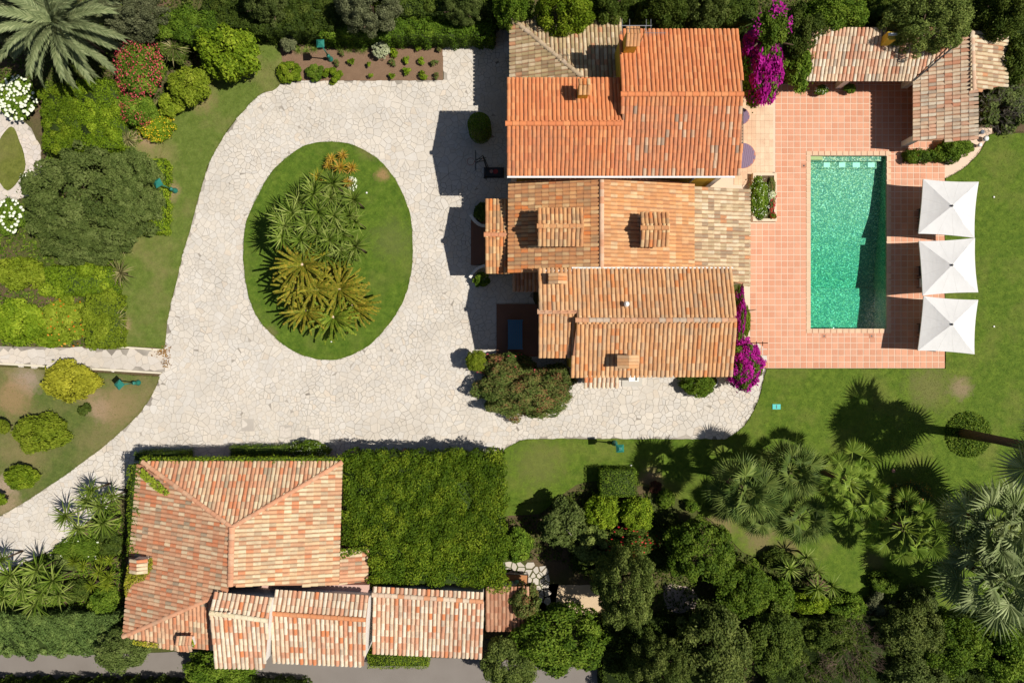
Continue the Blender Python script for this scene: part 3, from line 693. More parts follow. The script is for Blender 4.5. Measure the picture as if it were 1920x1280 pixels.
def chimney(th, x, y, w, d, z0, z1, mat, sty, cap_rise=.22, ridge_ns=False, label=None):
    """masonry stack with a small gabled cap of clay tiles on short piers"""
    m = MB(); m.box((x - w / 2, y - d / 2, z0), (x + w / 2, y + d / 2, z1 - .18))
    for sx in (-1, 1):
        for sy in (-1, 1):
            m.box((x + sx * (w / 2 - .05) - .05, y + sy * (d / 2 - .05) - .05, z1 - .18), (x + sx * (w / 2 - .05) + .05, y + sy * (d / 2 - .05) + .05, z1))
    c = wpart('chimney', m, mat, th, label=label)
    _, _, pal, wt, kind = STY[sty]; mt = tile_new if kind == 'n' else tile_m; r = random.Random(int(x * 31 + y * 7))
    n = max(2, round((w + .14) / .2)) if not ridge_ns else max(2, round((d + .14) / .2))
    for i in range(n):
        for s_ in (-1, 1):
            t = ((i + .5) / n - .5)
            if not ridge_ns:
                p = Vector((x + t * (w + .14), y + s_ * (d / 2 + .10), z1)); up = Vector((0, -s_ * (d / 2 + .1), cap_rise)); 
            else:
                p = Vector((x + s_ * (w / 2 + .10), y + t * (d + .14), z1)); up = Vector((-s_ * (w / 2 + .1), 0, cap_rise))
            L = up.length; v = up.normalized(); u = Vector((1, 0, 0)) if not ridge_ns else Vector((0, 1, 0)); nn = u.cross(v)
            if nn.z < 0: nn = -nn
            ys = L / .44
            o = bpy.data.objects.new('cap_tile', tile_mesh(r.choices(pal, wt)[0], mt)); COL.objects.link(o); o.parent = c
            o.matrix_local = Matrix(((u.x, v.x * ys, nn.x, p.x), (u.y, v.y * ys, nn.y, p.y), (u.z, v.z * ys, nn.z, p.z), (0, 0, 0, 1)))
    m = MB(); m.box((x - w / 2 - .03, y - d / 2 - .03, z1 - .02), (x + w / 2 + .03, y + d / 2 + .03, z1 + .03)); o = m.build('cap_slab', under_m); o.parent = c
    return c

# ---- the villa
villa = building('villa', 'large ochre villa of joined wings under orange clay tile roofs beside the pool patio', 'house', P(1165, 430, 0))
ORC = [(.62, .21, .08), (.58, .19, .075), (.65, .25, .10)]
ze = 7.0
# north block: shared south slope, two ridges
zA, zB, zN = 7.78, 8.2, 7.0
sl, _ = slope(villa, (952, 327), (1388, 327), ze, (1280, 177), zB, [(951, 328), (1389, 328), (1393, 178), (1165, 178), (1168, 232), (950, 232)], 'orange_old', 1, 'orange clay roof plane with pale weathered tiles')
STY['orange_s'] = STY['orange']
# repaint the western half of that plane in clean orange
rr = random.Random(5); xs_split = P(1150, 280, 7.4).x
L = THINGS[villa.name]['tiles']
for k, t in enumerate(L):
    if t[0].x < xs_split or t[0].y > P(1200, 200, 8).y: L[k] = t[:4] + (rr.choices(STY['orange'][2], STY['orange'][3])[0], tile_m, t[6])
rA, _ = slope(villa, (953, 149), (1163, 149), zN, (1050, 232), zA, [(953, 149), (1163, 148), (1166, 232), (950, 232)], 'orange', 2)
rB, _ = slope(villa, (1163, 57), (1385, 57), zN, (1280, 177), zB, [(1163, 58), (1385, 57), (1393, 177), (1165, 177)], 'orange', 3)
ridge(rA, P(949, 232, zA), P(1166, 232, zA), ORC, tile_new, 1)
ridge(rB, P(1165, 177, zB), P(1394, 177, zB), ORC, tile_new, 2)
yS = P(1000, 327, ze).y + .35; yA = P(1000, 149, zN).y - .35; yB = P(1200, 57, zN).y - .35
xW = P(951, 300, ze).x + .25; xM = P(1165, 200, 8).x + .12; xE = P(1389, 200, 7.4).x - .3
yrA = P(1000, 232, zA).y; yrB = P(1200, 177, zB).y
walls(villa, [(xW, yS, ze), (xM, yS, ze), (xM, yA, zN), (xW, yA, zN), (xW, yrA, zA - .08)], ochre)
walls(villa, [(xM, yS, ze), (xE, yS, ze), (xE, yrB, zB - .08), (xE, yB, zN), (xM, yB, zN), (xM, yrB, zB - .08)], ochre)
g = P(951, 329, ze); g2 = P(1378, 329, ze)
wbox('gutter', villa, (g.x, g.y - .13, ze - .10), (g2.x, g.y - .03, ze - .01), white_p)
for xa, xb in ((xW - .02, xW + .3), (xE - .3, xE + .02)): wbox('corner_pilaster', villa, (xa, yS - .03, 0), (xb, yS + .2, ze - .12), white_r)
m = MB(); m.tube([(P(1304, 330, 5).x, yS - .06, ze - .1), (P(1304, 330, 5).x - .1, yS - .07, 2.5)], .05, 6); wpart('downpipe', m, white_p, villa)
m = MB(); m.tube([(xE + .1, yS + .1, ze - .1), (xE + .1, yS + .1, .1)], .05, 6); wpart('downpipe', m, ochre, villa)
# balcony rail on the east side
bx = P(1393, 200, 4.2).x; ya_, yb_ = P(1393, 283, 4.2).y, P(1393, 205, 4.2).y
m = MB()
for z in (3.2, 4.2): m.box((bx - .02, ya_, z - .02), (bx + .02, yb_, z + .02))
for k in range(15):
    y = ya_ + (yb_ - ya_) * k / 14; m.box((bx - .012, y - .012, 3.2), (bx + .012, y + .012, 4.2))
for y in (ya_, yb_): m.box((xE - .1, y - .02, 4.16), (bx, y + .02, 4.2)); 
wpart('balcony_rail', m, dark_metal, villa); wbox('balcony_slab', villa, (xE - .1, ya_, 3.02), (bx + .05, yb_, 3.18), white_r)
pc = P(1095, 160, 8.3); chimney(villa, pc.x, pc.y - .15, .55, .55, 7.0, 8.45, ochre, 'mid', .22)
pc = P(1186, 66, 8.7); chimney(villa, pc.x, pc.y - .1, .62, .75, 7.0, 8.75, ochre, 'mid_e', .25)
# north-west low wing, mossy hip roof
zw, zt = 3.7, 5.2
hipb = P(1085, 138, zt)
rW, _ = slope(villa, (958, 40), (958, 155), zw, (1085, 138), zt, [(958, 34), (962, 34), (1085, 138), (1095, 165), (957, 165)], 'mossy', 4, 'weathered mossy grey-brown tile roof plane')
rN, _ = slope(villa, (962, 34), (1162, 34), zw, (1085, 138), zt, [(962, 34), (1165, 34), (1165, 165), (1095, 165), (1085, 138)], 'mossy', 5, 'weathered mossy grey-brown tile roof plane')
ridge(rN, P(961, 36, zw), P(1092, 146, zt + .05), [(.50, .38, .25), (.42, .31, .2), (.55, .42, .3)], None, 4)
a = P(958, 34, zw)
walls(villa, [(a.x + .2, yA, zw), (a.x + .2, a.y - .25, zw), (xM, a.y - .25, zw), (xM, yA, 5.0)], ochre)
# middle block
zc, zr = 4.8, 6.35
rMW, _ = slope(villa, (956, 343), (955, 510), zc, (1128, 420), zr, [(956, 346), (1128, 332), (1128, 504), (1010, 511), (954, 511)], 'mid', 6)
rME, _ = slope(villa, (1300, 346), (1300, 500), zc, (1128, 420), zr, [(1128, 332), (1300, 347), (1300, 502), (1128, 504)], 'mid_e', 7)
ridge(rME, P(1128, 331, zr), P(1128, 504, zr), [(.62, .36, .22), (.58, .28, .15), (.64, .42, .28)], None, 5)
rL, _ = slope(villa, (1405, 360), (1405, 535), 3.0, (1300, 440), 3.85, [(1300, 349), (1405, 358), (1405, 537), (1300, 505)], 'cream', 8, 'pale lichen-covered lean-to roof plane')
x0 = P(956, 343, zc).x + .2; x1 = P(1300, 346, zc).x; yN = P(956, 345, zc).y - .08; ySm = P(956, 510, zc).y + .15; xr = P(1128, 400, zr).x
walls(villa, [(x0, ySm, zc), (xr, ySm, zr - .1), (x1, ySm, zc), (x1, yN, zc), (xr, yN, zr - .1), (x0, yN, zc)], ochre)
xl = P(1405, 400, 3.0).x - .25; walls(villa, [(x1, ySm - .6, 3.8), (xl, ySm - .6, 2.95), (xl, yN - .25, 2.95), (x1, yN - .25, 3.8)], white_r)
a = P(956, 345, zc); b = P(1128, 332, zr); c = P(1300, 347, zc)
m = MB()
for p, q in ((a, b), (b, c)):
    m.add([(p.x, p.y - .03, p.z - .1), (q.x, q.y - .03, q.z - .1), (q.x, q.y + .1, q.z - .1), (p.x, p.y + .1, p.z - .1), (p.x, p.y - .03, p.z + .06), (q.x, q.y - .03, q.z + .06), (q.x, q.y + .1, q.z + .06), (p.x, p.y + .1, p.z + .06)],
          [(3, 2, 1, 0), (4, 5, 6, 7), (0, 1, 5, 4), (1, 2, 6, 5), (2, 3, 7, 6), (3, 0, 4, 7)])
wpart('verge', m, under_m, villa)
# raised roof lanterns
def lantern(x0p, x1p, y0p, yrp, y1p, z, rise, sty, seed, face):
    ro1, _ = slope(villa, (x0p, y1p), (x1p, y1p), z, ((x0p + x1p) / 2, yrp), z + rise, [(x0p, y1p), (x1p, y1p), (x1p, yrp), (x0p, yrp)], sty, seed)
    ro2, _ = slope(villa, (x0p, y0p), (x1p, y0p), z, ((x0p + x1p) / 2, yrp), z + rise, [(x0p, y0p), (x1p, y0p), (x1p, yrp), (x0p, yrp)], sty, seed + 1)
    ridge(ro1, P(x0p, yrp, z + rise), P(x1p, yrp, z + rise), STY[sty][2][:3], None, seed)
    a = P(x0p, y1p, z); b = P(x1p, y0p, z); ym = P(x0p, yrp, z + rise).y; i = .12
    walls(villa, [(a.x + i, a.y + i, z), (b.x - i, a.y + i, z), (b.x - i, ym, z + rise - .08), (b.x - i, b.y - i, z), (a.x + i, b.y - i, z), (a.x + i, ym, z + rise - .08)], face, z0=4.6, name='lantern_wall')
lantern(1008, 1094, 392, 424, 460, 6.55, .40, 'mid', 31, ochre)
lantern(1202, 1254, 400, 427, 461, 6.65, .36, 'mid', 35, white_r)
# entrance porch with its own ridge running west
rP1, _ = slope(villa, (910, 509), (955, 509), 3.9, (930, 440), 4.6, [(910, 511), (957, 511), (957, 440), (910, 440)], 'mid', 9)
rP2, _ = slope(villa, (910, 376), (955, 376), 3.9, (930, 440), 4.6, [(910, 375), (957, 375), (957, 440), (910, 440)], 'mid', 10)
ridge(rP1, P(909, 440, 4.6), P(950, 440, 4.62), [(.60, .30, .16), (.56, .24, .12)], None, 9)
a = P(912, 508, 3.9); b = P(957, 378, 3.9); ym = P(910, 440, 4.6).y
walls(villa, [(a.x + .15, a.y + .2, 3.9), (x0, a.y + .2, 3.9), (x0, b.y - .2, 3.9), (a.x + .15, b.y - .2, 3.9), (a.x + .15, ym, 4.5)], ochre)
a = P(883, 497); b = P(915, 412)
for k in range(4): wbox('entrance_step', villa, (a.x + .28 * k, a.y + .02 * k, -.02), (b.x + .6, b.y - .02 * k, .05 + .14 * k), brown_floor)
def curb_wall(pts, zt, wd=.09):
    m = MB(); q = [P(*p).xy for p in pts]
    for i in range(len(q) - 1):
        d = (q[i + 1] - q[i]).normalized(); n_ = Vector((-d.y, d.x)) * wd
        m.prism([q[i] - n_, q[i + 1] - n_, q[i + 1] + n_, q[i] + n_], 0, zt + .002 * i, bottom=True)
    wpart('curved_wall', m, white_r, villa)
curb_wall([(883, 405), (888, 413), (895, 420), (903, 425), (912, 426)], .55)
curb_wall([(882, 522), (888, 512), (897, 504), (910, 499)], .55)
# south wing
zs, zq = 6.4, 7.3
rS1, _ = slope(villa, (1012, 506), (1374, 503), zs, (1230, 600), zq, [(1010, 510), (1072, 508), (1074, 504), (1373, 503), (1379, 600), (1082, 600), (1082, 585), (1010, 585)], 'salmon', 12)
rS2, _ = slope(villa, (1070, 705), (1376, 703), zs, (1230, 600), zq, [(1070, 704), (1374, 704), (1379, 600), (1082, 600)], 'salmon', 13)
ridge(rS2, P(1080, 600, zq), P(1380, 600, zq), [(.58, .33, .2), (.55, .28, .15), (.5, .38, .28)], None, 12)
zs2, zq2 = 6.2, 6.95
rS3, _ = slope(villa, (1010, 668), (1082, 668), zs2, (1045, 584), zq2, [(1010, 669), (1074, 669), (1080, 584), (1010, 584)], 'salmon', 14)
ridge(rS3, P(1009, 584, zq2 + .06), P(1081, 584, zq2 + .06), [(.60, .30, .16), (.62, .36, .22)], None, 13)
xa = P(1012, 510, zs).x + .15; xb = P(1078, 600, zq).x + .1; xc = P(1376, 600, zs).x - .25
yn = P(1100, 505, zs).y - .25; ys = P(1100, 703, zs).y + .3; yr_ = P(1100, 600, zq).y; ys3 = P(1030, 668, zs2).y + .25
walls(villa, [(xb, ys, zs), (xc, ys, zs), (xc, yr_, zq - .1), (xc, yn, zs), (xb, yn, zs), (xb, yr_, zq - .1)], ochre)
walls(villa, [(xa, ys3, zs2), (xb, ys3, zs2), (xb, yn, zs2), (xa, yn, zs2), (xa, P(1010, 584, zq2).y, zq2 - .1)], ochre)
wbox('parapet', villa, (P(1072, 503, zs).x, yn + .29, zs - .1), (P(1374, 503, zs).x, yn + .38, zs + .06), white_r)
wbox('parapet', villa, (P(1010, 509, zs2).x, yn + .12, zs2 - .15), (P(1072, 509, zs2).x - .01, yn + .22, zs2 + .22), white_r)
pc = P(1046, 522, 7.2); chimney(villa, pc.x, pc.y, .7, .5, 6.0, 7.15, white_r, 'salmon', .2, True)
pc = P(1178, 678, 7.7); chimney(villa, pc.x, pc.y, .85, .6, 6.3, 7.6, white_r, 'salmon', .22, True)
m = MB(); p = P(1174, 570, 7.2); m.tube([(p.x, p.y, 6.7), (p.x, p.y, 7.35)], .09, 10); m.tube([(p.x, p.y, 7.38), (p.x, p.y, 7.5)], [.16, .07], 10); m.tube([(p.x, p.y, 7.3), (p.x, p.y, 7.4)], .04, 6)
wpart('roof_vent', m, white_p, villa)
rS4, _ = slope(villa, (1095, 726), (1160, 726), 2.7, (1130, 700), 3.1, [(1095, 726), (1160, 726), (1160, 695), (1095, 695)], 'annex', 15)
a = P(1098, 722, 2.7); b = P(1158, 722, 2.7); walls(villa, [(a.x, a.y + .1, 2.65), (b.x, a.y + .1, 2.65), (b.x, ys, 3.0), (a.x, ys, 3.0)], white_r)
# low courtyard roof, door wall
rC, _ = slope(villa, (962, 544), (1012, 544), 3.1, (985, 514), 3.6, [(961, 545), (1012, 545), (1012, 508), (961, 508)], 'shade', 16)
a = P(962, 542, 3.1); walls(villa, [(a.x + .1, a.y + .15, 3.1), (xa, a.y + .15, 3.1), (xa, ySm, 3.6), (a.x + .1, ySm, 3.6)], ochre)
m = MB(); m.tube([(xa - .12, P(0, 512, 5).y, zs2 - .05), (xa - .12, ys3, zs2 - .05)], .06, 6); wpart('gutter', m, grey_metal, villa)
# east door and windows of the walls the camera can just see from a step aside
def window(th, c, wdt, hgt, axis, mat=blue_paint):
    m = MB(); t = .04
    def bx_(u0, v0, u1, v1, d, M_=m):
        if axis == 'y': M_.box((c[0] + u0, c[1] - d, c[2] + v0), (c[0] + u1, c[1] + .02, c[2] + v1))
        else: M_.box((c[0] - d, c[1] + u0, c[2] + v0), (c[0] + .02, c[1] + u1, c[2] + v1))
    for (u0, v0, u1, v1) in ((-wdt / 2, 0, -wdt / 2 + .08, hgt), (wdt / 2 - .08, 0, wdt / 2, hgt), (-wdt / 2 + .08, 0, wdt / 2 - .08, .08), (-wdt / 2 + .08, hgt - .08, wdt / 2 - .08, hgt), (-.03, .08, .03, hgt - .08)): bx_(u0, v0, u1, v1, t)
    w_ = wpart('window', m, mat, th); g_ = MB(); bx_(-wdt / 2 + .08, .08, wdt / 2 - .08, hgt - .08, .015, g_)
    o = g_.build('pane', glass_m); o.parent = w_
glass_m = plain('window_glass', (.03, .04, .05), .08, .6, .05)
for x in (5.2, 8.5, 11.5): window(villa, (xW + x - .2, yS, 5.2), 1.0, 1.2, 'y')
for y in (.8, 2.6): window(villa, (xa, y - .9, 1.0), 1.0, 1.4, 'x')
for x in (7.5, 10.0): window(villa, (x, ys, 1.0), 1.2, 1.5, 'y')
# courtyard floor
ct = MB(); a = P(931, 668); b = P(1010, 570); ct.box((a.x, a.y, -.02), (b.x, b.y, .12)); tag(ct.build('courtyard_terrace', brown_floor), kind='structure')
ct = MB(); a = P(1166, 724); b = P(1204, 700); ct.box((a.x, a.y, 0), (b.x, b.y, .08)); tag(ct.build('sink_slab', plain('concrete', (.48, .45, .40), .9, .1)), kind='structure')
tiles_done(villa)

# ---- TV aerial on the villa
an = empty('roof_aerial', P(1208, 62, 9.0) - Vector((0, 0, 1.2)), 0, 'thin metal television aerial beside the villa chimney', 'antenna')
m = MB(); m.tube([(0, 0, 0), (0, 0, 1.6)], .025, 6); m.build('mast', grey_metal, an)
m = MB(); m.tube([(-1.3, .25, 1.5), (.35, .25, 1.5)], .022, 6)
for x in (-1.25, -.85, .05, .3): m.tube([(x, -.12, 1.5), (x, .6, 1.5)], .014, 5)
m.tube([(0, 0, 1.5), (0, .25, 1.5)], .02, 5); m.build('cross_bar', grey_metal, an)
m = MB(); m.tube([(0, -.05, 1.3), (1.15, -.05, 1.3)], .015, 5)
for k in range(9): m.tube([(.1 + k * .12, -.25 + .01 * k, 1.3), (.1 + k * .12, .15 - .01 * k, 1.3)], .008, 4)
m.build('yagi_boom', grey_metal, an)

# ---- guest house
guest = building('guest_house', 'guest house with a hipped pink and cream clay tile roof edged with ivy', 'house', P(440, 1000, 0))
zg, zh = 3.7, 5.5
NW, NE, SE, SW = (268, 866), (641, 866), (634, 1096), (232, 1192); AP = (435, 988); RS = (432, 1098)
GR = [(.62, .31, .18), (.60, .35, .215), (.56, .27, .155)]
r1, _ = slope(guest, NW, NE, zg, AP, zh, [NW, NE, AP], 'guest', 41)
r2, _ = slope(guest, (258, 880), SW, zg, (434, 1040), zh, [(262, 870), AP, RS, (404, 1118), SW], 'guest_w', 42)
r3, _ = slope(guest, NE, SE, zg, (434, 1040), zh, [NE, SE, RS, AP], 'guest_e', 43)
r4, _ = slope(guest, (234, 1194), (396, 1217), zg, (428, 1108), zh - .15, [(236, 1194), (300, 1212), (398, 1218), (428, 1105)], 'guest_w', 44)
ridge(r1, P(*NW, zg), P(*AP, zh), GR, None, 41); ridge(r1, P(*NE, zg), P(*AP, zh), GR, None, 42)
ridge(r3, P(*AP, zh), P(*RS, zh), GR, None, 43, .40, 1.8); ridge(r4, P(*SW, zg), P(428, 1106, zh - .1), GR, None, 44)
q = [P(*p, zg) for p in (NW, SW, (400, 1216), (432, 1100), SE, NE)]; cen = sum((Vector((p.x, p.y, 0)) for p in q), Vector()) / 6
walls(guest, [(p.x + (cen.x - p.x) * .05, p.y + (cen.y - p.y) * .05, zg) for p in q], pink_r)
pc = P(262, 1060, 4.6); chimney(guest, pc.x, pc.y, .75, .75, 3.2, 4.7, white_r, 'guest', .2, True)
pc = P(345, 1205, 4.6); chimney(guest, pc.x, pc.y - .05, .8, .6, 2.0, 4.55, white_r, 'guest', .2)
r5, _ = slope(guest, (690, 1035), (688, 1100), 3.0, (636, 1065), 3.55, [(634, 1032), (690, 1032), (688, 1102), (633, 1102)], 'guest', 45)
a = P(636, 1100, 3.0); b = P(686, 1036, 3.0); walls(guest, [(a.x, a.y + .1, 3.4), (b.x - .1, a.y + .1, 2.95), (b.x - .1, b.y - .1, 2.95), (a.x, b.y - .1, 3.4)], pink_r)
a = P(434, 1126, 3.6); b = P(692, 1096, 3.6); wbox('flat_roof', guest, (a.x, a.y, 0), (b.x, b.y, 3.6), pink_r)
tiles_done(guest)
# ---- three annexes along the lane
def annex(label, at, n0, n1, rg0, rg1, s0, s1, zn, zr_, zs_, sty, seed, rcol, mat=white_r):
    th = building('annex', label, 'house', P(*at, 0), 'annexes of the guest house along the lane')
    ra, _ = slope(th, n0, n1, zn, ((rg0[0] + rg1[0]) / 2, (rg0[1] + rg1[1]) / 2), zr_, [n0, n1, rg1, rg0], sty, seed)
    rb, _ = slope(th, s0, s1, zs_, ((rg0[0] + rg1[0]) / 2, (rg0[1] + rg1[1]) / 2), zr_, [s0, s1, rg1, rg0], sty, seed + 1)
    ridge(rb, P(*rg0, zr_), P(*rg1, zr_), rcol, None, seed)
    A_, B_, C_, D_, E_, F_ = P(*s0, zs_), P(*s1, zs_), P(*rg1, zr_), P(*n1, zn), P(*n0, zn), P(*rg0, zr_); i = .15
    walls(th, [(A_.x + i, A_.y + .25, zs_), (B_.x - .04, B_.y + .25, zs_), (C_.x - .04, C_.y, zr_ - .06), (D_.x - .04, D_.y - .2, zn), (E_.x + i, E_.y - .2, zn), (F_.x + i, F_.y, zr_ - .06)], mat)
    tiles_done(th); return th
annex('tall narrow annex with a cream tile roof next to the hipped guest house', (455, 1180), (401, 1110), (507, 1121), (395, 1148), (503, 1163), (402, 1250), (496, 1252), 5.6, 6.05, 5.2, 'annex', 51, [(.66, .56, .36), (.70, .60, .42)])
annex('middle annex with an orange ridge between the two cream roofed annexes', (600, 1175), (516, 1106), (691, 1117), (508, 1149), (686, 1161), (510, 1240), (682, 1248), 4.7, 5.15, 4.25, 'annex', 53, [(.62, .24, .10), (.60, .26, .12)])
annex('long low annex with a patchy tile roof touching the vine covered pergola', (800, 1170), (699, 1100), (906, 1111), (699, 1114), (906, 1127), (698, 1223), (904, 1233), 3.85, 3.95, 3.35, 'annex', 55, [(.60, .44, .32), (.62, .28, .14), (.66, .52, .38)])
# ---- low store by the lane with a gate
store = building('store', 'low brown tiled store in tree shade at the end of the long annex', 'shed', P(945, 1140, 0))
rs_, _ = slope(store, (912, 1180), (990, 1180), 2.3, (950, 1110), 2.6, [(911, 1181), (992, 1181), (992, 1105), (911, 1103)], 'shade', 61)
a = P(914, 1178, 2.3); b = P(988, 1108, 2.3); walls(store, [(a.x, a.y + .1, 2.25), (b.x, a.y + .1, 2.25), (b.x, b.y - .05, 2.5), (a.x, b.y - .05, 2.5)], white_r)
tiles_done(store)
gate = empty('metal_gate', P(940, 1196, 0), 0, 'dark metal bar gate in front of the brown tiled store', 'gate')
m = MB(); m.box((-1.1, -.03, .1), (1.2, .03, .18)); m.box((-1.1, -.03, 1.5), (1.2, .03, 1.58)); m.build('rail', dark_metal, gate)
for k in range(14):
    m = MB(); m.box((-.012, -.012, .05), (.012, .012, 1.7)); m.build('bar', dark_metal, gate, loc=(-1.05 + k * .172, .045, 0))
# ---- pool house
ph = building('pool_house', 'open L shaped pool house with pale clay tile roofs at the patio corner', 'pool house', P(1700, 140, 0))
zp, zpt = 2.25, 3.35
rp1, _ = slope(ph, (1497, 150), (1713, 150), zp, (1620, 55), zpt, [(1494, 151), (1713, 151), (1792, 84), (1800, 55), (1518, 55)], 'pool', 71)
rp2, _ = slope(ph, (1713, 151), (1713, 262), zp, (1822, 200), zpt, [(1713, 153), (1793, 86), (1822, 60), (1828, 262), (1713, 264)], 'pool', 72)
rp3, _ = slope(ph, (1890, 60), (1890, 160), 2.6, (1823, 110), zpt, [(1822, 60), (1888, 66), (1885, 160), (1824, 172)], 'cream', 73)
ridge(rp2, P(1822, 62, zpt), P(1826, 172, zpt), [(.64, .42, .28), (.66, .52, .38)], None, 71)
m = MB(); a = P(1713, 152, zp + .12); b = P(1788, 88, zpt - .02); m.tube([a, b], .05, 6); wpart('valley_gutter', m, dark_metal, ph)
for k, (x, y) in enumerate(((1570, 165), (1694, 165), (1694, 274))):
    p = P(x, y); m = MB()
    m.box((p.x - .16, p.y - .05, 0), (p.x + .22, p.y + .3, zp - .02)); wpart('pillar', m, white_r, ph)
a = P(1694, 165); b = P(1694, 274)
p0 = P(1478, 102, 0); p1 = P(1735, 102, 0); wbox('wall', ph, (p0.x, p0.y - .1, 0), (p1.x + .8, p0.y + .15, 3.0), ochre)
wbox('wall', ph, (p1.x + .5, P(0, 262).y + .2, 0), (p1.x + .8, p0.y - .12, 2.95), ochre)
p = P(1700, 268); wbox('wall', ph, (p.x + .6, p.y - .02 + .25, 0), (p1.x + .45, p.y + .45, 2.2), ochre)
for x0_, x1_, y_ in ((1497, 1713, 151),):
    a = P(x0_, y_, zp); b = P(x1_, y_, zp); wbox('eaves_beam', ph, (a.x, a.y + .12, zp - .22), (b.x, a.y + .28, zp - .11), white_r)
a = P(1713, 264, zp); b = P(1713, 151, zp); wbox('eaves_beam', ph, (a.x + .12, a.y, zp - .22), (a.x + .28, b.y, zp - .11), white_r)
pc = P(1672, 66, 3.9); m = MB(); m.box((pc.x - .25, pc.y - .3, 2.8), (pc.x + .25, pc.y + .2, 3.9)); c = wpart('chimney', m, ochre, ph)
m = MB(); m.box((pc.x - .22, pc.y - .05, 3.89), (pc.x + .35, pc.y + .1, 3.97)); o = m.build('chimney_slab', white_p); o.parent = c
tiles_done(ph)
# ------------------------------------------------------------------ plants: mesh makers
def leaf_quads(C, Nr, leaf, rg, aspect=.5, cup=.25):
    """diamond leaves at centres C facing Nr"""
    n = len(C)
    Nr = Nr / (np.linalg.norm(Nr, axis=1, keepdims=True) + 1e-9)
    t = rg.normal(size=(n, 3)); t -= (t * Nr).sum(1, keepdims=True) * Nr; t /= np.linalg.norm(t, axis=1, keepdims=True) + 1e-9
    b = np.cross(Nr, t); l = (leaf * rg.uniform(.65, 1.35, n))[:, None]
    V = np.stack([C - t * l * .5, C + b * l * aspect * .5 + Nr * l * cup * .3, C + t * l * .5 - Nr * l * cup * .4, C - b * l * aspect * .5 + Nr * l * cup * .3], 1)
    return V.reshape(-1, 3), np.arange(n * 4).reshape(n, 4)
def cloud(name, seed, n, leaf, lumps=50, lr=(.20, .36), aspect=.5, up=.35, below=-.35, droop=0.0, rough=1.0):
    """crown of unit radius: leaves on many overlapping clumps"""
    rg = np.random.default_rng(seed)
    d = rg.normal(size=(lumps * 4, 3)); d /= np.linalg.norm(d, axis=1, keepdims=True); d = d[d[:, 2] > below][:lumps]
    R = rg.uniform(lr[0], lr[1], len(d)); rad = (1 - R) * (rg.uniform(.55, 1.0, len(d)) ** .6) * (1 + rough * rg.uniform(-.14, .10, len(d)))
    cen = d * rad[:, None]
    w_ = R ** 2; idx = rg.choice(len(d), n, p=w_ / w_.sum())
    e = rg.normal(size=(n, 3)); e[:, 2] += up; e += d[idx] * .5; e /= np.linalg.norm(e, axis=1, keepdims=True)
    rr_ = R[idx] * (1 - np.abs(rg.normal(0, .16, n))); sp_ = rg.random(n) < .10; rr_[sp_] *= 1 + np.abs(rg.normal(0, .22, sp_.sum()))
    C = cen[idx] + e * rr_[:, None]; C[:, 2] -= droop * rg.random(n) * .1
    Nr = e * .75 + rg.normal(size=(n, 3)) * .62; Nr[:, 2] += .25
    V, Q = leaf_quads(C, Nr, leaf * 1.12, rg, aspect)
    tone = rg.random(len(d))
    rnd = np.clip(.55 * rg.random(n) + .45 * tone[idx], 0, 1)
    return np_mesh(name, V, Q, np.repeat(rnd, 4))
PROTO = {}
def proto(cls, k):
    key = (cls, k)
    if key not in PROTO:
        cfg = {'big': dict(n=20000, leaf=.062, lumps=85, lr=(.14, .27)),
               'bigfine': dict(n=34000, leaf=.05, lumps=150, lr=(.10, .20), aspect=.4, rough=1.3),
               'round': dict(n=20000, leaf=.062, lumps=120, lr=(.13, .19), rough=.35),
               'med': dict(n=9000, leaf=.10, lumps=55, lr=(.18, .33)),
               'medopen': dict(n=6500, leaf=.11, lumps=34, lr=(.17, .30), rough=1.5, aspect=.55),
               'canopy': dict(n=46000, leaf=.038, lumps=260, lr=(.07, .14), rough=.8, aspect=.55),
               'ball': dict(n=6500, leaf=.10, lumps=110, lr=(.14, .20), rough=.15, up=.2),
               'small': dict(n=2600, leaf=.19, lumps=24, lr=(.24, .42)),
               'sparse': dict(n=130, leaf=.5, lumps=6, lr=(.35, .55), rough=1.8, aspect=.45),
               'tiny': dict(n=420, leaf=.42, lumps=9, lr=(.35, .55), rough=1.5)}[cls]
        PROTO[key] = cloud('crown', 100 * k + len(cls), **cfg)
    return PROTO[key]
def trunk_mesh(seed, limbs=4):
    """unit-high tapered trunk with limbs"""
    r = random.Random(seed); m = MB()
    pts = [(0, 0, 0), (r.uniform(-.02, .02), r.uniform(-.02, .02), .35), (r.uniform(-.04, .04), r.uniform(-.04, .04), .7), (r.uniform(-.05, .05), 0, 1.0)]
    m.tube(pts, [.050, .040, .033, .015], 8)
    for k in range(limbs):
        a = 6.283 * k / limbs + r.uniform(-.5, .5); z = r.uniform(.5, .75); L = r.uniform(.25, .42)
        m.tube([(0, 0, z), (math.cos(a) * L * .5, math.sin(a) * L * .5, z + .16), (math.cos(a) * L, math.sin(a) * L, z + .34)], [.026, .018, .007], 6)
    return m.mesh('trunk', wood_m, True)
TRUNKS = [trunk_mesh(k) for k in range(3)]
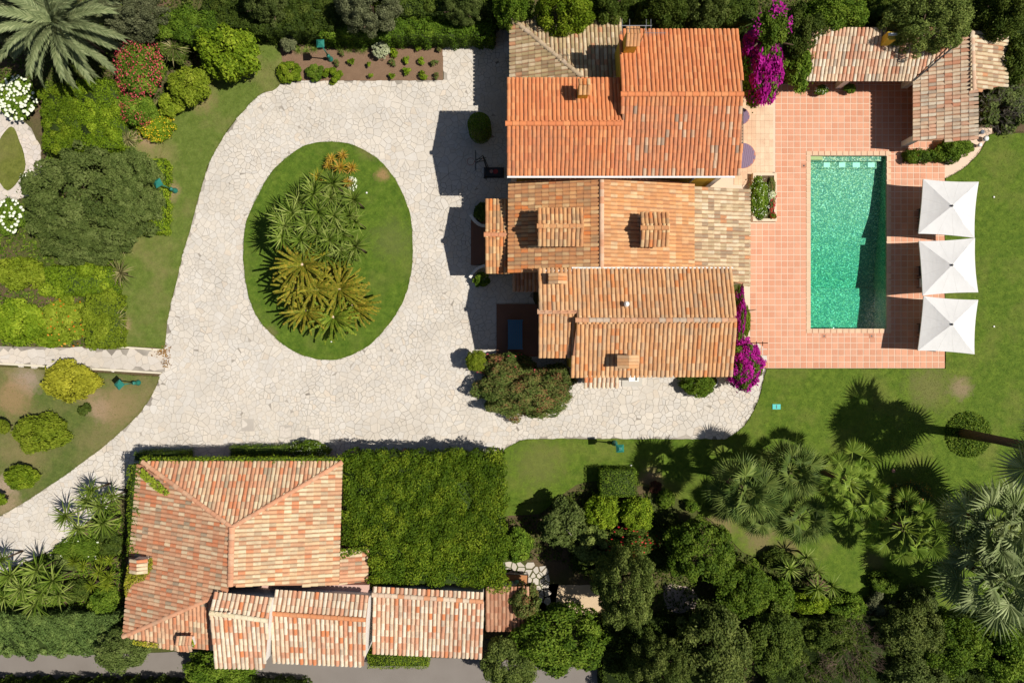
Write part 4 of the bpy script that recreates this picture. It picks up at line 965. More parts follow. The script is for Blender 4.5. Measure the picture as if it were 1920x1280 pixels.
def flowers(n, size, seed, top=.1, spread=1.02, clumps=0):
    rg = np.random.default_rng(seed); d = rg.normal(size=(n * 3, 3)); d /= np.linalg.norm(d, axis=1, keepdims=True); d = d[d[:, 2] > top][:n]
    if clumps:
        c = rg.normal(size=(clumps, 3)); c[:, 2] = np.abs(c[:, 2]) + .2; c /= np.linalg.norm(c, axis=1, keepdims=True)
        d = c[rg.integers(0, clumps, n)] + rg.normal(0, .17, (n, 3)); d /= np.linalg.norm(d, axis=1, keepdims=True)
    C = d * (spread * rg.uniform(.86, 1.04, len(d)))[:, None]
    V, Q = leaf_quads(C, d * .6 + rg.normal(size=d.shape) * .5 + np.array([0, 0, .4]), size, rg, .85, .3)
    return np_mesh('flowers', V, Q, np.repeat(rg.random(len(d)), 4))
_ct = [0]
def plant(name, label, cat, px, py, rx, top, mat, cls='med', ry=None, ratio=.8, group=None, bark=None, fl=None, fl_n=200, fl_s=.07, fl_c=0, low=.0, trunk=True, rz=None, flc=0):
    """tree or shrub: pixel centre and radius of its crown as seen, height of its top in metres"""
    _ct[0] += 1; k = _ct[0]; ry = ry or rx
    r = rx * S * .95; rv = min(r * ratio, top * .62 if not low else top)
    if trunk: rv = max(rv, top * .40)
    zc = max(top - rv, rv * .35)
    c = P(px, py, zc + rv * .3); sx = rx * (H - zc) / F; sy = ry * (H - zc) / F
    root = empty(name, (c.x, c.y, 0), 0, label, cat, group)
    rot = random.Random(k).uniform(0, 6.28) if abs(sx - sy) < .15 * sx else random.Random(k).choice([0, math.pi])
    cr = obj('crown' if trunk else 'foliage', proto(cls, k % 3), root, (0, 0, zc), (0, 0, rot), (sx, sy, rv), G[mat])
    if flc:
        obj('flowers', proto(cls, (k + 1) % 3), root, (0, 0, zc + .03), (0, 0, rot + math.pi), (sx * flc, sy * flc, rv * flc), G[fl])
    elif fl:
        fm = flowers(fl_n, fl_s, k, clumps=fl_c); tag(obj('flowers', fm, root, (0, 0, zc), (0, 0, rot), (sx, sy, rv), G[fl]), kind='stuff')
    th = max(zc + rv * .3, .12); tw = 1.1 * min(th * .9, 3.5)
    if trunk: obj('trunk', TRUNKS[k % 3], root, (0, 0, -.03), (0, 0, k), (tw, tw, th + .03), bark or wood_m)
    else: obj('stem', TRUNKS[k % 3], root, (0, 0, -.03), (0, 0, k), (th, th, th + .03), wood_m)
    return root
def hedge_mesh(x0, y0, x1, y1, z0, z1, seed, dens=430, leaf=.13, wave=.05, rnd_edges=.12, lumps=0, lump_r=(.25, .5), aspect=.5):
    rg = np.random.default_rng(seed); a, b, h = x1 - x0, y1 - y0, z1 - z0
    faces = [(a * b, 'z'), (a * h, 'y0'), (a * h, 'y1'), (b * h, 'x0'), (b * h, 'x1')]
    C = []; Nn = []
    for ar, f in faces:
        n = int(ar * dens * (1 if f == 'z' else .7)); u = rg.random((n, 2))
        if f == 'z': p = np.stack([x0 + a * u[:, 0], y0 + b * u[:, 1], np.full(n, z1)], 1); q = (0, 0, 1)
        elif f[0] == 'y': p = np.stack([x0 + a * u[:, 0], np.full(n, y0 if f == 'y0' else y1), z0 + h * u[:, 1]], 1); q = (0, -1 if f == 'y0' else 1, .2)
        else: p = np.stack([np.full(n, x0 if f == 'x0' else x1), y0 + b * u[:, 0], z0 + h * u[:, 1]], 1); q = (-1 if f == 'x0' else 1, 0, .2)
        C.append(p); Nn.append(np.tile(np.array(q, float), (n, 1)))
    C = np.concatenate(C); Nn = np.concatenate(Nn); n = len(C)
    wv = wave * (np.sin(C[:, 0] * 3.1 + seed) + np.sin(C[:, 1] * 2.7 + seed * 2) + np.sin((C[:, 0] + C[:, 1]) * 7.3)) + rg.normal(0, .045, n) - .02
    C = C + Nn * wv[:, None]
    e = rnd_edges; dx = np.minimum(C[:, 0] - x0, x1 - C[:, 0]); dy = np.minimum(C[:, 1] - y0, y1 - C[:, 1]); dz = z1 - C[:, 2]
    k = np.clip(1 - np.minimum(dx, dy) / e, 0, 1) * np.clip(1 - dz / e, 0, 1); cx, cy = (x0 + x1) / 2, (y0 + y1) / 2
    C[:, 2] -= k * e * .5
    tone = rg.random(n) * .7 + .15 + .15 * np.sin(C[:, 0] * 4 + seed) * np.sin(C[:, 1] * 4.3)
    if lumps:
        cen = np.stack([rg.uniform(x0, x1, lumps), rg.uniform(y0, y1, lumps), rg.uniform(z1 - .15, z1 + .05, lumps)], 1); R = rg.uniform(*lump_r, lumps)
        w_ = R ** 2; m_n = int((w_.sum() * 3.14) * dens * 1.3); idx = rg.choice(lumps, m_n, p=w_ / w_.sum())
        d = rg.normal(size=(m_n, 3)); d[:, 2] = np.abs(d[:, 2]); d /= np.linalg.norm(d, axis=1, keepdims=True)
        s_ = np.array([1, 1, .55]); C2 = cen[idx] + d * s_ * (R[idx] * (1 - np.abs(rg.normal(0, .12, m_n))))[:, None]
        tl = rg.random(lumps); C = np.concatenate([C, C2]); Nn = np.concatenate([Nn, d]); tone = np.concatenate([tone * .6, .5 * rg.random(m_n) + .5 * tl[idx]])
    V, Q = leaf_quads(C, Nn * .9 + rg.normal(size=C.shape) * .5, leaf, rg, aspect)
    # twiggy core so that the inside is not empty
    i = .12; bx = np.array([(x0 + i, y0 + i, z0), (x1 - i, y0 + i, z0), (x1 - i, y1 - i, z0), (x0 + i, y1 - i, z0), (x0 + i, y0 + i, z1 - i), (x1 - i, y0 + i, z1 - i), (x1 - i, y1 - i, z1 - i), (x0 + i, y1 - i, z1 - i)])
    bq = np.array([(4, 5, 6, 7), (0, 1, 5, 4), (1, 2, 6, 5), (2, 3, 7, 6), (3, 0, 4, 7)]) + len(V)
    V = np.concatenate([V, bx]); mi = np.concatenate([np.zeros(len(Q)), np.ones(5)]); Q = np.concatenate([Q, bq])
    return np_mesh('hedge', V, Q, np.concatenate([np.repeat(np.clip(tone, 0, 1), 4), np.full(8, .2)]), None, None, False, None), mi
def hedge(label, x0, y0, x1, y1, z, mat, name='hedge', cat='hedge', group=None, z0=0.0, parent=None, part=None, rz=0, **kw):
    """clipped hedge over a pixel rectangle, seen at its top height z"""
    a = P(x0, y1, z); b = P(x1, y0, z); c = (a + b) / 2; hx, hy = (b.x - a.x) / 2, (b.y - a.y) / 2
    me, mi = hedge_mesh(-hx, -hy, hx, hy, z0, z, int(x0 + y0), **kw)
    me.materials.append(G[mat]); me.materials.append(core_m); me.polygons.foreach_set('material_index', mi.astype(np.int32))
    o = obj(name, me, None, (c.x, c.y, 0), (0, 0, rz)); return tag(o, label, cat, group)

# ---- rosettes, fronds, fans
def strip(V, Q, Rn, base, az, el, L, wd, bend, tone, seg=3, fold=.25):
    """one long leaf: tapering folded strip that bends down"""
    d = Vector((math.cos(az), math.sin(az), 0)); side = Vector((-d.y, d.x, 0)); p = Vector(base); n0 = len(V); e = el
    for i in range(seg + 1):
        t = i / seg; wv = wd * (1 - t ** 1.6) * (.7 + .6 * t if t < .5 else 1.0) + .002
        up = Vector((-d.x * math.sin(e), -d.y * math.sin(e), math.cos(e)))
        V += [tuple(p - side * wv + up * wv * fold), tuple(p), tuple(p + side * wv + up * wv * fold)]; Rn += [tone] * 3
        p = p + (d * math.cos(e) + Vector((0, 0, math.sin(e)))) * (L / seg); e -= bend / seg
    for i in range(seg):
        a = n0 + i * 3
        Q += [(a, a + 1, a + 4, a + 3), (a + 1, a + 2, a + 5, a + 4)]
def rosette(name, seed, n, L, wd, el0=1.35, el1=-.15, bend=.5):
    r = random.Random(seed); V = []; Q = []; Rn = []
    for k in range(n):
        t = k / (n - 1); strip(V, Q, Rn, (0, 0, .05 - .1 * t), k * 2.39996 + r.uniform(-.15, .15), el0 + (el1 - el0) * t + r.uniform(-.12, .12), L * r.uniform(.8, 1.12) * (.75 + .25 * min(1, t * 2)), wd, bend * r.uniform(.5, 1.4), r.random())
    return np_mesh(name, V, Q, Rn)
YUC = [rosette('leaf_rosette', k, 44, 1.0, .048, 1.3, -.2, .4) for k in range(3)]
PHO = [rosette('leaf_rosette', 10 + k, 60, 1.0, .03, 1.3, .15, .9) for k in range(2)]
BRO = [rosette('leaf_rosette', 20 + k, 34, 1.0, .07, 1.2, .05, .5) for k in range(2)]
def spiky(name, label, cat, px, py, rpx, h, mat, lib=YUC, group=None, tr=.06):
    """stemmed rosette plant; pixel centre and radius as seen, height of the leaf heart"""
    _ct[0] += 1; c = P(px, py, h); r = rpx * (H - h) / F; k = _ct[0]
    root = empty(name, (c.x, c.y, 0), 0, label, cat, group)
    obj('leaf_rosette', lib[k % len(lib)], root, (0, 0, h), (random.Random(k).uniform(-.15, .15), random.Random(k + 1).uniform(-.15, .15), k * 1.3), (r, r, r), G[mat])
    if h > .3:
        m = MB(); m.tube([(0, 0, -.03), (.02, 0, h * .5), (0, 0, h)], [tr * 1.3, tr, tr], 8); m.build('trunk', wood_m, root, True)
    return root
def frond_mesh(seed, L=1.0, leaflets=34, wl=.20, droop=.9, up=.0, wid=.011, vee=.5, el=0.0):
    """feather leaf along +X, curving down"""
    r = random.Random(seed); V = []; Q = []; Rn = []; p = Vector((0, 0, 0)); e = el; pts = []
    for i in range(leaflets + 1):
        pts.append((p.copy(), e)); p = p + Vector((math.cos(e), 0, math.sin(e))) * (L / leaflets); e -= droop / leaflets * (.4 + 1.2 * i / leaflets)
    for i in range(0, leaflets, 3):                                   # rachis
        a, b = pts[i][0], pts[min(i + 3, leaflets)][0]; n0 = len(V); wv = .010 * (1 - i / leaflets) + .003
        V += [(a.x, -wv, a.z), (a.x, wv, a.z), (b.x, wv * .8, b.z), (b.x, -wv * .8, b.z)]; Q.append((n0, n0 + 1, n0 + 2, n0 + 3)); Rn += [1.0] * 4
    for i in range(3, leaflets + 1):
        t = i / leaflets; l = wl * (math.sin(min(.86, t * .9 + .08) * math.pi) ** .5 * .85 + .18); a, e = pts[i]
        for s_ in (-1, 1):
            ang = .75 - .35 * t + r.uniform(-.08, .08); d = Vector((math.cos(ang) * math.cos(e), s_ * math.sin(ang), math.cos(ang) * math.sin(e) + vee * math.sin(ang) * .8)).normalized()
            side = Vector((-s_ * math.sin(ang), math.cos(ang), 0)).normalized() * wid; n0 = len(V); ll = l * r.uniform(.88, 1.1)
            m_ = a + d * ll * .5; q = a + d * ll; q.z -= ll * .25 * r.uniform(.5, 1.5)
            V += [tuple(a - side * .6), tuple(a + side * .6), tuple(m_ + side), tuple(q), tuple(m_ - side)]
            Q += [(n0, n0 + 1, n0 + 2, n0 + 4), (n0 + 4, n0 + 2, n0 + 3, n0 + 3)]; Rn += [r.random()] * 5
    Q = [q for q in Q]
    me = bpy.data.meshes.new('frond'); me.from_pydata(V, [], [tuple(dict.fromkeys(q)) for q in Q])
    at = me.attributes.new('rnd', 'FLOAT', 'POINT'); at.data.foreach_set('value', Rn); me.update(); return me
def fan_mesh(seed, nseg=22, pet=.75, R=.62, span=2.5, droop=.25, join=.55, cup=.15, tips=1.0):
    """fan leaf: stalk along +X then pleated segments"""
    r = random.Random(seed); V = []; Fq = []; Rn = []
    wv = .012; V += [(0, -wv * 1.6, 0), (0, wv * 1.6, 0), (pet * .5, wv, .03), (pet * .5, -wv, .03), (pet, wv * .7, 0), (pet, -wv * .7, 0)]
    Fq += [(0, 1, 2, 3), (3, 2, 4, 5)]; Rn += [.9] * 6
    da = 2 * span / nseg; hub = Vector((pet, 0, 0)); tone0 = r.random() * .4
    for k in range(nseg):
        a = -span + (k + .5) * da; l = R * (.72 + .28 * math.cos(a * .5)) * r.uniform(.93, 1.05); tone = tone0 + .6 * r.random(); n0 = len(V)
        def pt(ang, rad, z): 
            return (hub.x + math.cos(ang) * rad, math.sin(ang) * rad, z + cup * rad * abs(math.sin(ang * .5)) - droop * (rad / R) ** 2 * R * (.5 + .5 * r.random() * tips))
        V += [tuple(hub), pt(a - da / 2, l * join, 0), pt(a, l * join * 1.05, .022), pt(a + da / 2, l * join, 0), pt(a + r.uniform(-.03, .03), l, 0.0)]
        Fq += [(n0, n0 + 1, n0 + 2), (n0, n0 + 2, n0 + 3), (n0 + 1, n0 + 4, n0 + 2), (n0 + 2, n0 + 4, n0 + 3)]; Rn += [tone] * 5
    me = bpy.data.meshes.new('palm_leaf'); me.from_pydata(V, [], Fq); at = me.attributes.new('rnd', 'FLOAT', 'POINT'); at.data.foreach_set('value', Rn); me.update(); return me
FEATHER = [frond_mesh(k, 1.0, 72, .15, 1.0, wid=.009) for k in range(3)]
CYC = [frond_mesh(10 + k, 1.0, 44, .105, .5, wid=.02, vee=.2) for k in range(3)]
FAN = [fan_mesh(k, 24, .56, .47, 2.2, .32, .5, .2, 1.4) for k in range(4)]           # stiff silver fans
FANW = [fan_mesh(5 + k, 28, .68, .34, 1.7, .40, .66, .8, .9) for k in range(3)]   # big entire fans on long stalks
def palm(name, label, px, py, rpx, h, lib, mat, n, el0, el1, part='frond', cat='palm', tr=.16, group=None, heart=None, heart_r=.1, bark=None, seed=1, var=.14, roll=.2, lmin=.85):
    r = random.Random(seed); c = P(px, py, h); L = rpx * (H - h) / F
    root = empty(name, (c.x, c.y, 0), 0, label, cat, group)
    for k in range(n):
        t = k / max(1, n - 1); el = el0 + (el1 - el0) * t + r.uniform(-var, var)
        o = obj(part, lib[k % len(lib)], root, (0, 0, h + .1 - .15 * t), Euler((r.uniform(-roll, roll), -el, k * 2.39996 + r.uniform(-.12, .12)), 'XYZ'), tuple([L * r.uniform(lmin, 1.08)] * 3), G[mat])
    if h > .15:
        m = MB(); m.tube([(0, 0, -.03), (.03, .02, h * .4), (0, 0, h + .05)], [tr * 1.25, tr, tr * 1.1], 10); m.build('trunk', bark or wood_m, root, True)
    if heart:
        m = MB()
        for k in range(6): 
            a = heart_r * math.cos(k / 5 * 1.5); m
        m.tube([(0, 0, h - .05), (0, 0, h + .05), (0, 0, h + .11), (0, 0, h + .15)], [heart_r, heart_r, heart_r * .7, heart_r * .25], 10); m.build('cone', heart, root, True)
    return root
# ------------------------------------------------------------------ pergola under vines
pg = empty('pergola', P(792, 970, 0), 0, 'square pergola roofed over by thick green climbing vines', 'pergola')
a = P(641, 1098, 3.2); b = P(944, 846, 3.2); c = pg.location
for i in range(4):
    for j in range(3):
        x = a.x + .35 + (b.x - a.x - .7) * i / 3 - c.x; y = a.y + .35 + (b.y - a.y - .7) * j / 2 - c.y
        m = MB(); m.box((x - .08, y - .08, -.02), (x + .08, y + .08, 2.75)); m.build('post', wood_m, pg)
for j in range(3):
    y = a.y + .35 + (b.y - a.y - .7) * j / 2 - c.y; m = MB(); m.box((a.x - c.x + .2, y - .07, 2.74), (b.x - c.x - .2, y + .07, 2.88)); m.build('beam', wood_m, pg)
vine = empty('climbing_vine', P(792, 970, 0), 0, 'thick green climbing vine spread over the whole pergola', 'vine')
for q in ((642, 850, 943, 1026), (693, 1018, 943, 1098)):
    o = hedge(None, *q, 3.3, 'ivy', 'foliage', None, z0=1.9, dens=220, leaf=.14, wave=.07, lumps=int((q[2] - q[0]) * (q[3] - q[1]) / 165), lump_r=(.22, .62), rnd_edges=.5)
    o.parent = vine; o.location = o.location - vine.location

# ------------------------------------------------------------------ trees and shrubs: (name, label, category, px, py, rx, top, mat, class, options)
def T(*a, **k): return plant(*a, **k)
def SH(*a, **k): return plant(*a, trunk=False, **k)
# -- along the top edge
T('olive_tree', 'grey-green drooping tree touching the feather palm on the hydrangea side', 'tree', 22, 28, 68, 6.0, 'grey', 'bigfine')
T('olive_tree', 'grey-green drooping tree between the feather palm and the dark hedge', 'tree', 240, 18, 68, 5.5, 'grey', 'bigfine', ry=52)
T('olive_tree', 'grey-green tree crown over the dark hedge, behind the mulch bed', 'tree', 690, 5, 66, 5.5, 'grey', 'bigfine', ry=50)
T('olive_tree', 'small grey-green tree at the dark hedge beyond the pale leaved bush', 'tree', 492, -8, 45, 5.0, 'olive', 'bigfine')
T('olive_tree', 'small grey-green tree beside the bright hedge near the villa drive arm', 'tree', 868, 8, 44, 4.5, 'olive', 'bigfine', ry=32)
hedge('tall bright green hedge between the oleander and the dark hedge', 290, 20, 400, 66, 2.6, 'mid', wave=.08, lumps=25)
hedge('long dark green hedge shaded by the trees behind the mulch bed', 380, -4, 690, 52, 2.2, 'dark', wave=.08, lumps=60)
hedge('long glossy green hedge running from the mulch bed to the villa', 600, 8, 925, 66, 1.9, 'mid', wave=.07, lumps=55)
hedge('tall dark hedge behind the glossy hedge by the villa', 690, -30, 980, 24, 2.6, 'dark', wave=.08, lumps=30)
T('bay_tree', 'bright green leafy tree overhanging the mossy villa roof', 'tree', 1060, 22, 62, 6.5, 'bright', 'big', ry=50)
T('bay_tree', 'green leafy tree over the corner of the mossy roof and the drive', 'tree', 962, 14, 40, 5.5, 'mid', 'big')
T('oak_tree', 'dark green tree behind the villa aerial', 'tree', 1140, 5, 48, 5.6, 'dark', 'big')
T('oak_tree', 'dark green tree behind the villa, between aerial and bougainvillea', 'tree', 1245, 18, 52, 6.0, 'dark', 'big', ry=40)
T('oak_tree', 'olive-green tree with a few reddish twigs behind the villa roof', 'tree', 1325, 14, 50, 6.0, 'cypress', 'big', ry=44)
hedge('dark mass of shrubs in the shade behind the villa', 1100, -25, 1420, 40, 2.6, 'dark', wave=.1, lumps=50)
T('laurel_tree', 'dense dark green tree behind the bougainvillea at the villa corner', 'tree', 1508, 52, 48, 4.2, 'dark', 'big', ry=60)
T('laurel_tree', 'fresh green tree between dense dark tree and pool house roof', 'tree', 1565, 25, 72, 4.6, 'mid', 'big', ry=42)
T('laurel_tree', 'green shrubby tree at the pool house roof end beside the bougainvillea', 'tree', 1500, 115, 34, 3.2, 'mid', 'med', ry=58)
SH('bougainvillea', 'magenta bougainvillea climbing beside the villa eaves beside the pale terrace', 'bougainvillea', 1428, 122, 43, 4.4, 'mid', 'med', ry=78, fl='fl_magenta', flc=1.08, low=1, ratio=1.3)
SH('bougainvillea', 'sparse magenta bougainvillea sprays in the dark tree top by the villa corner', 'bougainvillea', 1452, 45, 36, 5.2, 'mid', 'med', ry=44, fl='fl_magenta', fl_n=260, fl_s=.10, fl_c=9)
T('pine_tree', 'large grey-green feathery tree leaning over the pool house roof', 'tree', 1752, 32, 92, 6.2, 'cypress', 'bigfine', ry=62)
T('oak_tree', 'dark tree at the garden corner beyond the pool house', 'tree', 1893, 20, 58, 5.5, 'dark', 'big', ry=52)
T('oak_tree', 'dark tree between the pool house roof and the fresh green tree', 'tree', 1655, 12, 40, 3.6, 'dark', 'big', ry=36)
hedge('dark shrubs in shade behind the pool house', 1620, -20, 1960, 55, 2.2, 'dark', wave=.1, lumps=40)
T('myrtle_tree', 'dark green bush beside the bare branched shrub behind the pool house', 'tree', 1905, 110, 38, 3.6, 'dark', 'med', ry=48)
# -- top left garden
T('lemon_tree', 'large light green leafy tree between dark hedge and lawn', 'tree', 425, 95, 67, 3.6, 'bright', 'med', ry=58)
SH('oleander', 'tall oleander bush covered in red-pink blossom by the feather palm', 'oleander', 258, 125, 46, 3.2, 'mid', 'med', ry=62, fl='fl_pink', fl_n=900, fl_s=.05, low=1)
SH('oleander', 'shorter oleander with sparse pink flowers beside the yellow flowered bush', 'oleander', 252, 200, 40, 2.2, 'mid', 'med', ry=36, fl='fl_pink', fl_n=220, fl_s=.055, fl_c=8)
SH('round_bush', 'yellow-green rounded bush at the lawn edge beside the light green tree', 'bush', 353, 160, 42, 2.4, 'lime', 'med', ry=44)
SH('round_bush', 'small green bush between oleander and yellow-green rounded bush', 'bush', 318, 195, 26, 1.6, 'lime', 'small')
SH('flower_bush', 'low bush dotted with yellow flowers at the lawn edge', 'bush', 292, 236, 37, 1.1, 'bright', 'med', ry=30, fl='fl_yellow', fl_n=300, fl_s=.075, ratio=.6)
SH('phormium_mass', 'dark bush between oleander and light green tree', 'bush', 320, 90, 30, 2.2, 'dark', 'small')
hedge('wide bright green clipped hedge between hydrangeas and oleander', 80, 165, 148, 280, 1.7, 'bright', wave=.08, lumps=26, lump_r=(.2, .45))
hedge('bright green clipped hedge block touching the oleander', 146, 150, 222, 278, 1.75, 'bright', wave=.08, lumps=26, lump_r=(.2, .45))
T('strawberry_tree', 'broad dull green tree crown beside the leaf shaped lawn', 'tree', 162, 372, 132, 4.2, 'olive', 'canopy', ry=112, ratio=.55)
T('strawberry_tree', 'smaller dull green tree crown joined to the broad one near the lamp', 'tree', 242, 350, 60, 3.6, 'olive', 'canopy', ry=76, ratio=.7)
T('strawberry_tree', 'dull green tree crown overhanging the variegated flax', 'tree', 150, 446, 92, 3.4, 'olive', 'canopy', ry=56, ratio=.6)
hedge('rounded bright green hedge by the lamp on the lawn', 262, 296, 307, 436, 1.0, 'bright', wave=.06, rnd_edges=.4)
hedge('bright green clipped hedge between the dull green tree and the lime hedge', 84, 500, 206, 552, 1.6, 'bright', wave=.05, lumps=12)
hedge('narrow lime green hedge standing at the garden path', 160, 552, 212, 652, 1.7, 'lime', wave=.05, lumps=10)
SH('round_bush', 'yellow-green loose bush between the creamy hydrangea and the clipped hedge', 'bush', 32, 512, 50, 2.2, 'lime', 'med', ry=36)
SH('round_bush', 'wide mid green bush along the garden path', 'bush', 30, 605, 62, 1.8, 'bright', 'med', ry=46)
SH('flower_bush', 'orange tinged shrub between the hedges by the garden path', 'bush', 118, 600, 46, 1.6, 'lime', 'medopen', ry=50, fl='fl_orange', fl_n=60, fl_s=.08)
SH('round_bush', 'loose green bush edging the garden path near the hedge end', 'bush', 95, 632, 42, 1.3, 'bright', 'small', ry=22)
SH('hydrangea', 'hydrangea bush with many round white flower heads near the feather palm', 'hydrangea', 28, 180, 42, 1.3, 'mid', 'med', ry=44, ratio=.7)
SH('hydrangea', 'hydrangea bush with creamy flower heads beside the broad dull green tree', 'hydrangea', 12, 405, 34, 1.2, 'mid', 'med', ry=38, ratio=.7)
SH('daisy_bush', 'thin white flowered bush at the foot of the leaf lawn', 'bush', 52, 340, 18, .7, 'olive', 'small', ry=22, fl='fl_white', fl_n=70, fl_s=.12)
# flower heads of the hydrangeas
def heads(root, n, x, y, rx, ry, top, seed):
    r = random.Random(seed); cm = bpy.data.meshes.new('flower_head'); m = MB()
    rings = 4; seg = 8; vs = [(0, 0, .1)]
    for i in range(1, rings):
        t = i / rings * 1.7
        vs += [(.12 * math.sin(t) * math.cos(6.283 * k / seg), .12 * math.sin(t) * math.sin(6.283 * k / seg), .1 * math.cos(t)) for k in range(seg)]
    fs = [(0, 1 + k, 1 + (k + 1) % seg) for k in range(seg)]
    for i in range(rings - 2):
        for k in range(seg): q = 1 + i * seg; fs.append((q + k, q + seg + k, q + seg + (k + 1) % seg, q + (k + 1) % seg))
    mb_ = MB(); mb_.add(vs, fs); me = mb_.mesh('flower_head', G['fl_white'], True)
    a = me.attributes.new('rnd', 'FLOAT', 'POINT'); a.data.foreach_set('value', [r.random() for _ in vs])
    for k in range(n):
        for _ in range(30):
            ax, ay = r.uniform(-1, 1), r.uniform(-1, 1)
            if ax * ax + ay * ay < 1: break
        p = P(x + ax * rx, y + ay * ry, top); s_ = r.uniform(.75, 1.3); hz = top * (.80 + .22 * math.sqrt(max(0, 1 - ax * ax - ay * ay)))
        s_ *= .8; obj('flower_head', me, root, (p.x - root.location.x, p.y - root.location.y, hz), (r.uniform(-.3, .3), r.uniform(-.3, .3), k), (s_, s_, s_))
hy = [o for o in COL.objects if o.name.startswith('hydrangea')]
heads(hy[0], 120, 27, 182, 40, 42, 1.25, 1); heads(hy[1], 50, 12, 405, 30, 36, 1.15, 2)
# -- citrus lawn
for (x, y, rx, ry, top, lb, mt) in ((125, 715, 56, 42, 2.0, 'round yellow-green citrus bush beside the garden path and lamp', 'yellow'), (72, 812, 56, 42, 1.9, 'yellow-green citrus bush in the middle of the dry lawn', 'lime'),
                                    (36, 895, 34, 27, 1.6, 'dense green citrus bush near the drive edge', 'bright'), (0, 800, 14, 16, 1.6, 'small citrus bush next to the yellow-green one in the dry lawn', 'lime'), (-4, 935, 14, 14, 1.4, 'smallest citrus bush on bare earth beside the dense green one', 'bright')):
    T('citrus_bush', lb, 'bush', x, y, rx, top, mt, 'med' if rx > 30 else 'small', ry=ry, ratio=.75)
SH('seedling', 'tiny dark green sapling in the dry lawn beside a white marker', 'bush', 157, 769, 13, .6, 'dark', 'tiny')
# -- island of yuccas and cycads
isl_y = [(625, 345, 34, 1.9), (590, 352, 30, 1.7), (560, 375, 30, 2.1), (588, 365, 28, 2.3), (620, 372, 26, 2.0), (665, 375, 30, 1.7), (655, 405, 28, 2.0), (548, 400, 34, 2.4), (525, 408, 28, 2.2), (598, 398, 32, 2.9), (627, 405, 28, 2.8), (577, 422, 30, 2.9), (667, 415, 26, 1.8), (535, 425, 32, 2.6), (530, 445, 32, 2.5), (565, 450, 28, 2.7), (596, 440, 28, 2.8), (618, 450, 32, 2.6), (645, 440, 26, 2.3), (668, 462, 34, 1.9), (575, 462, 28, 2.2), (610, 478, 32, 2.0), (638, 470, 28, 2.0), (655, 480, 26, 1.6), (590, 480, 26, 1.7), (632, 425, 26, 2.6)]
for (x, y, r_, h) in isl_y: spiky('yucca', 'green yucca rosette in the crowded clump next to the island cycads', 'yucca', x, y, r_ * 1.12, h * 1.6, 'yucca', YUC, 'yuccas of the island bed')
for (x, y, r_, h, lb) in ((638, 315, 19, .8, 'golden spiky plant with the widest rosette next to the island yuccas'), (643, 292, 14, .6, 'small golden spiky plant at the tip of the island bed'), (622, 298, 13, .6, 'small pinkish golden spiky plant at the tip of the island bed'), (660, 316, 16, .6, 'golden spiky plant near the white flowers of the island'), (616, 310, 12, .6, 'small golden spiky plant touching the grass of the island'), (652, 342, 13, .6, 'golden spiky plant next to the white flowers, under the yuccas')):
    spiky('golden_agave', lb, 'agave', x, y, r_, h, 'bromeliad', BRO, 'golden spiky plants of the island bed')
spiky('cordyline', 'brownish striped cordyline between golden plants and yuccas on the island', 'cordyline', 597, 335, 24, 1.4, 'cycad', YUC)
cy = plain('cycad_cone', (.66, .50, .36), .8, .2, .1)
for k, (x, y, r_, h, mt, lb, hr) in enumerate(((568, 496, 46, 2.9, 'cycad', 'tall golden cycad with a broad brown crown heart, next to the yuccas', .2), (593, 541, 38, 2.5, 'cycad', 'golden cycad in the middle of the cycad group', .1), (638, 541, 42, 2.1, 'cycad', 'cycad with a pale heart at the lawn side of the group', .12), (626, 594, 40, 1.9, 'cycad_green', 'greenest cycad with a white heart at the grass tip of the group', .13), (556, 540, 36, 2.5, 'cycad', 'golden cycad facing the shaded side of the island', .1), (575, 582, 36, 2.1, 'cycad', 'low golden cycad beside the greenest one', .09), (662, 572, 40, 1.1, 'cycad', 'low bronze cycad spreading towards the lawn', .1), (618, 506, 36, 1.4, 'cycad', 'cycad squeezed between the yuccas and the pale hearted cycad', .09))):
    palm('cycad', lb, x, y, r_ * 1.22, h, CYC, mt, 42, .8, -.12, cat='cycad', tr=.13, group='cycads of the island bed', heart=cy, heart_r=hr * 1.5, seed=k + 3, var=.1)
SH('iberis', 'small clump of pure white flowers at the edge of the island bed', 'flowers', 661, 345, 9, .5, 'olive', 'tiny', ry=15, fl='fl_white', fl_n=110, fl_s=.22)
# -- mulch bed
SH('variegated_bush', 'round cream variegated bush standing in the mulch bed', 'bush', 713, 92, 18, 1.1, 'white_leaf', 'ball', ratio=.9)
SH('pale_bush', 'greyish pale bush at the shaded end of the mulch bed', 'bush', 540, 80, 18, 1.2, 'grey', 'small')
SH('euphorbia', 'dense green domed plant at the drive corner of the mulch bed', 'bush', 540, 134, 25, .9, 'bright', 'medopen', ratio=.6)
SH('green_shrub', 'green shrub at the drive edge of the mulch bed beside the domed plant', 'bush', 590, 137, 19, .8, 'mid', 'medopen')
SH('green_shrub', 'lighter green shrub at the drive edge, toward the open mulch', 'bush', 622, 140, 21, .8, 'bright', 'medopen', ry=16)
for k, (x, y, r_) in enumerate(((630, 118, 8), (659, 116, 9), (735, 100, 12), (735, 118, 9), (762, 112, 9), (792, 114, 9), (815, 118, 9), (762, 133, 10), (795, 140, 11), (817, 142, 8), (735, 143, 8), (785, 92, 7), (825, 90, 8), (692, 120, 6), (695, 140, 6), (640, 100, 7))):
    SH('rose_bush', 'small sparse rose bush planted in the brown mulch bed', 'rose bush', x, y, r_ * .9, .5, 'bright' if k % 3 else 'photinia', 'sparse', group='rose bushes in the mulch bed')
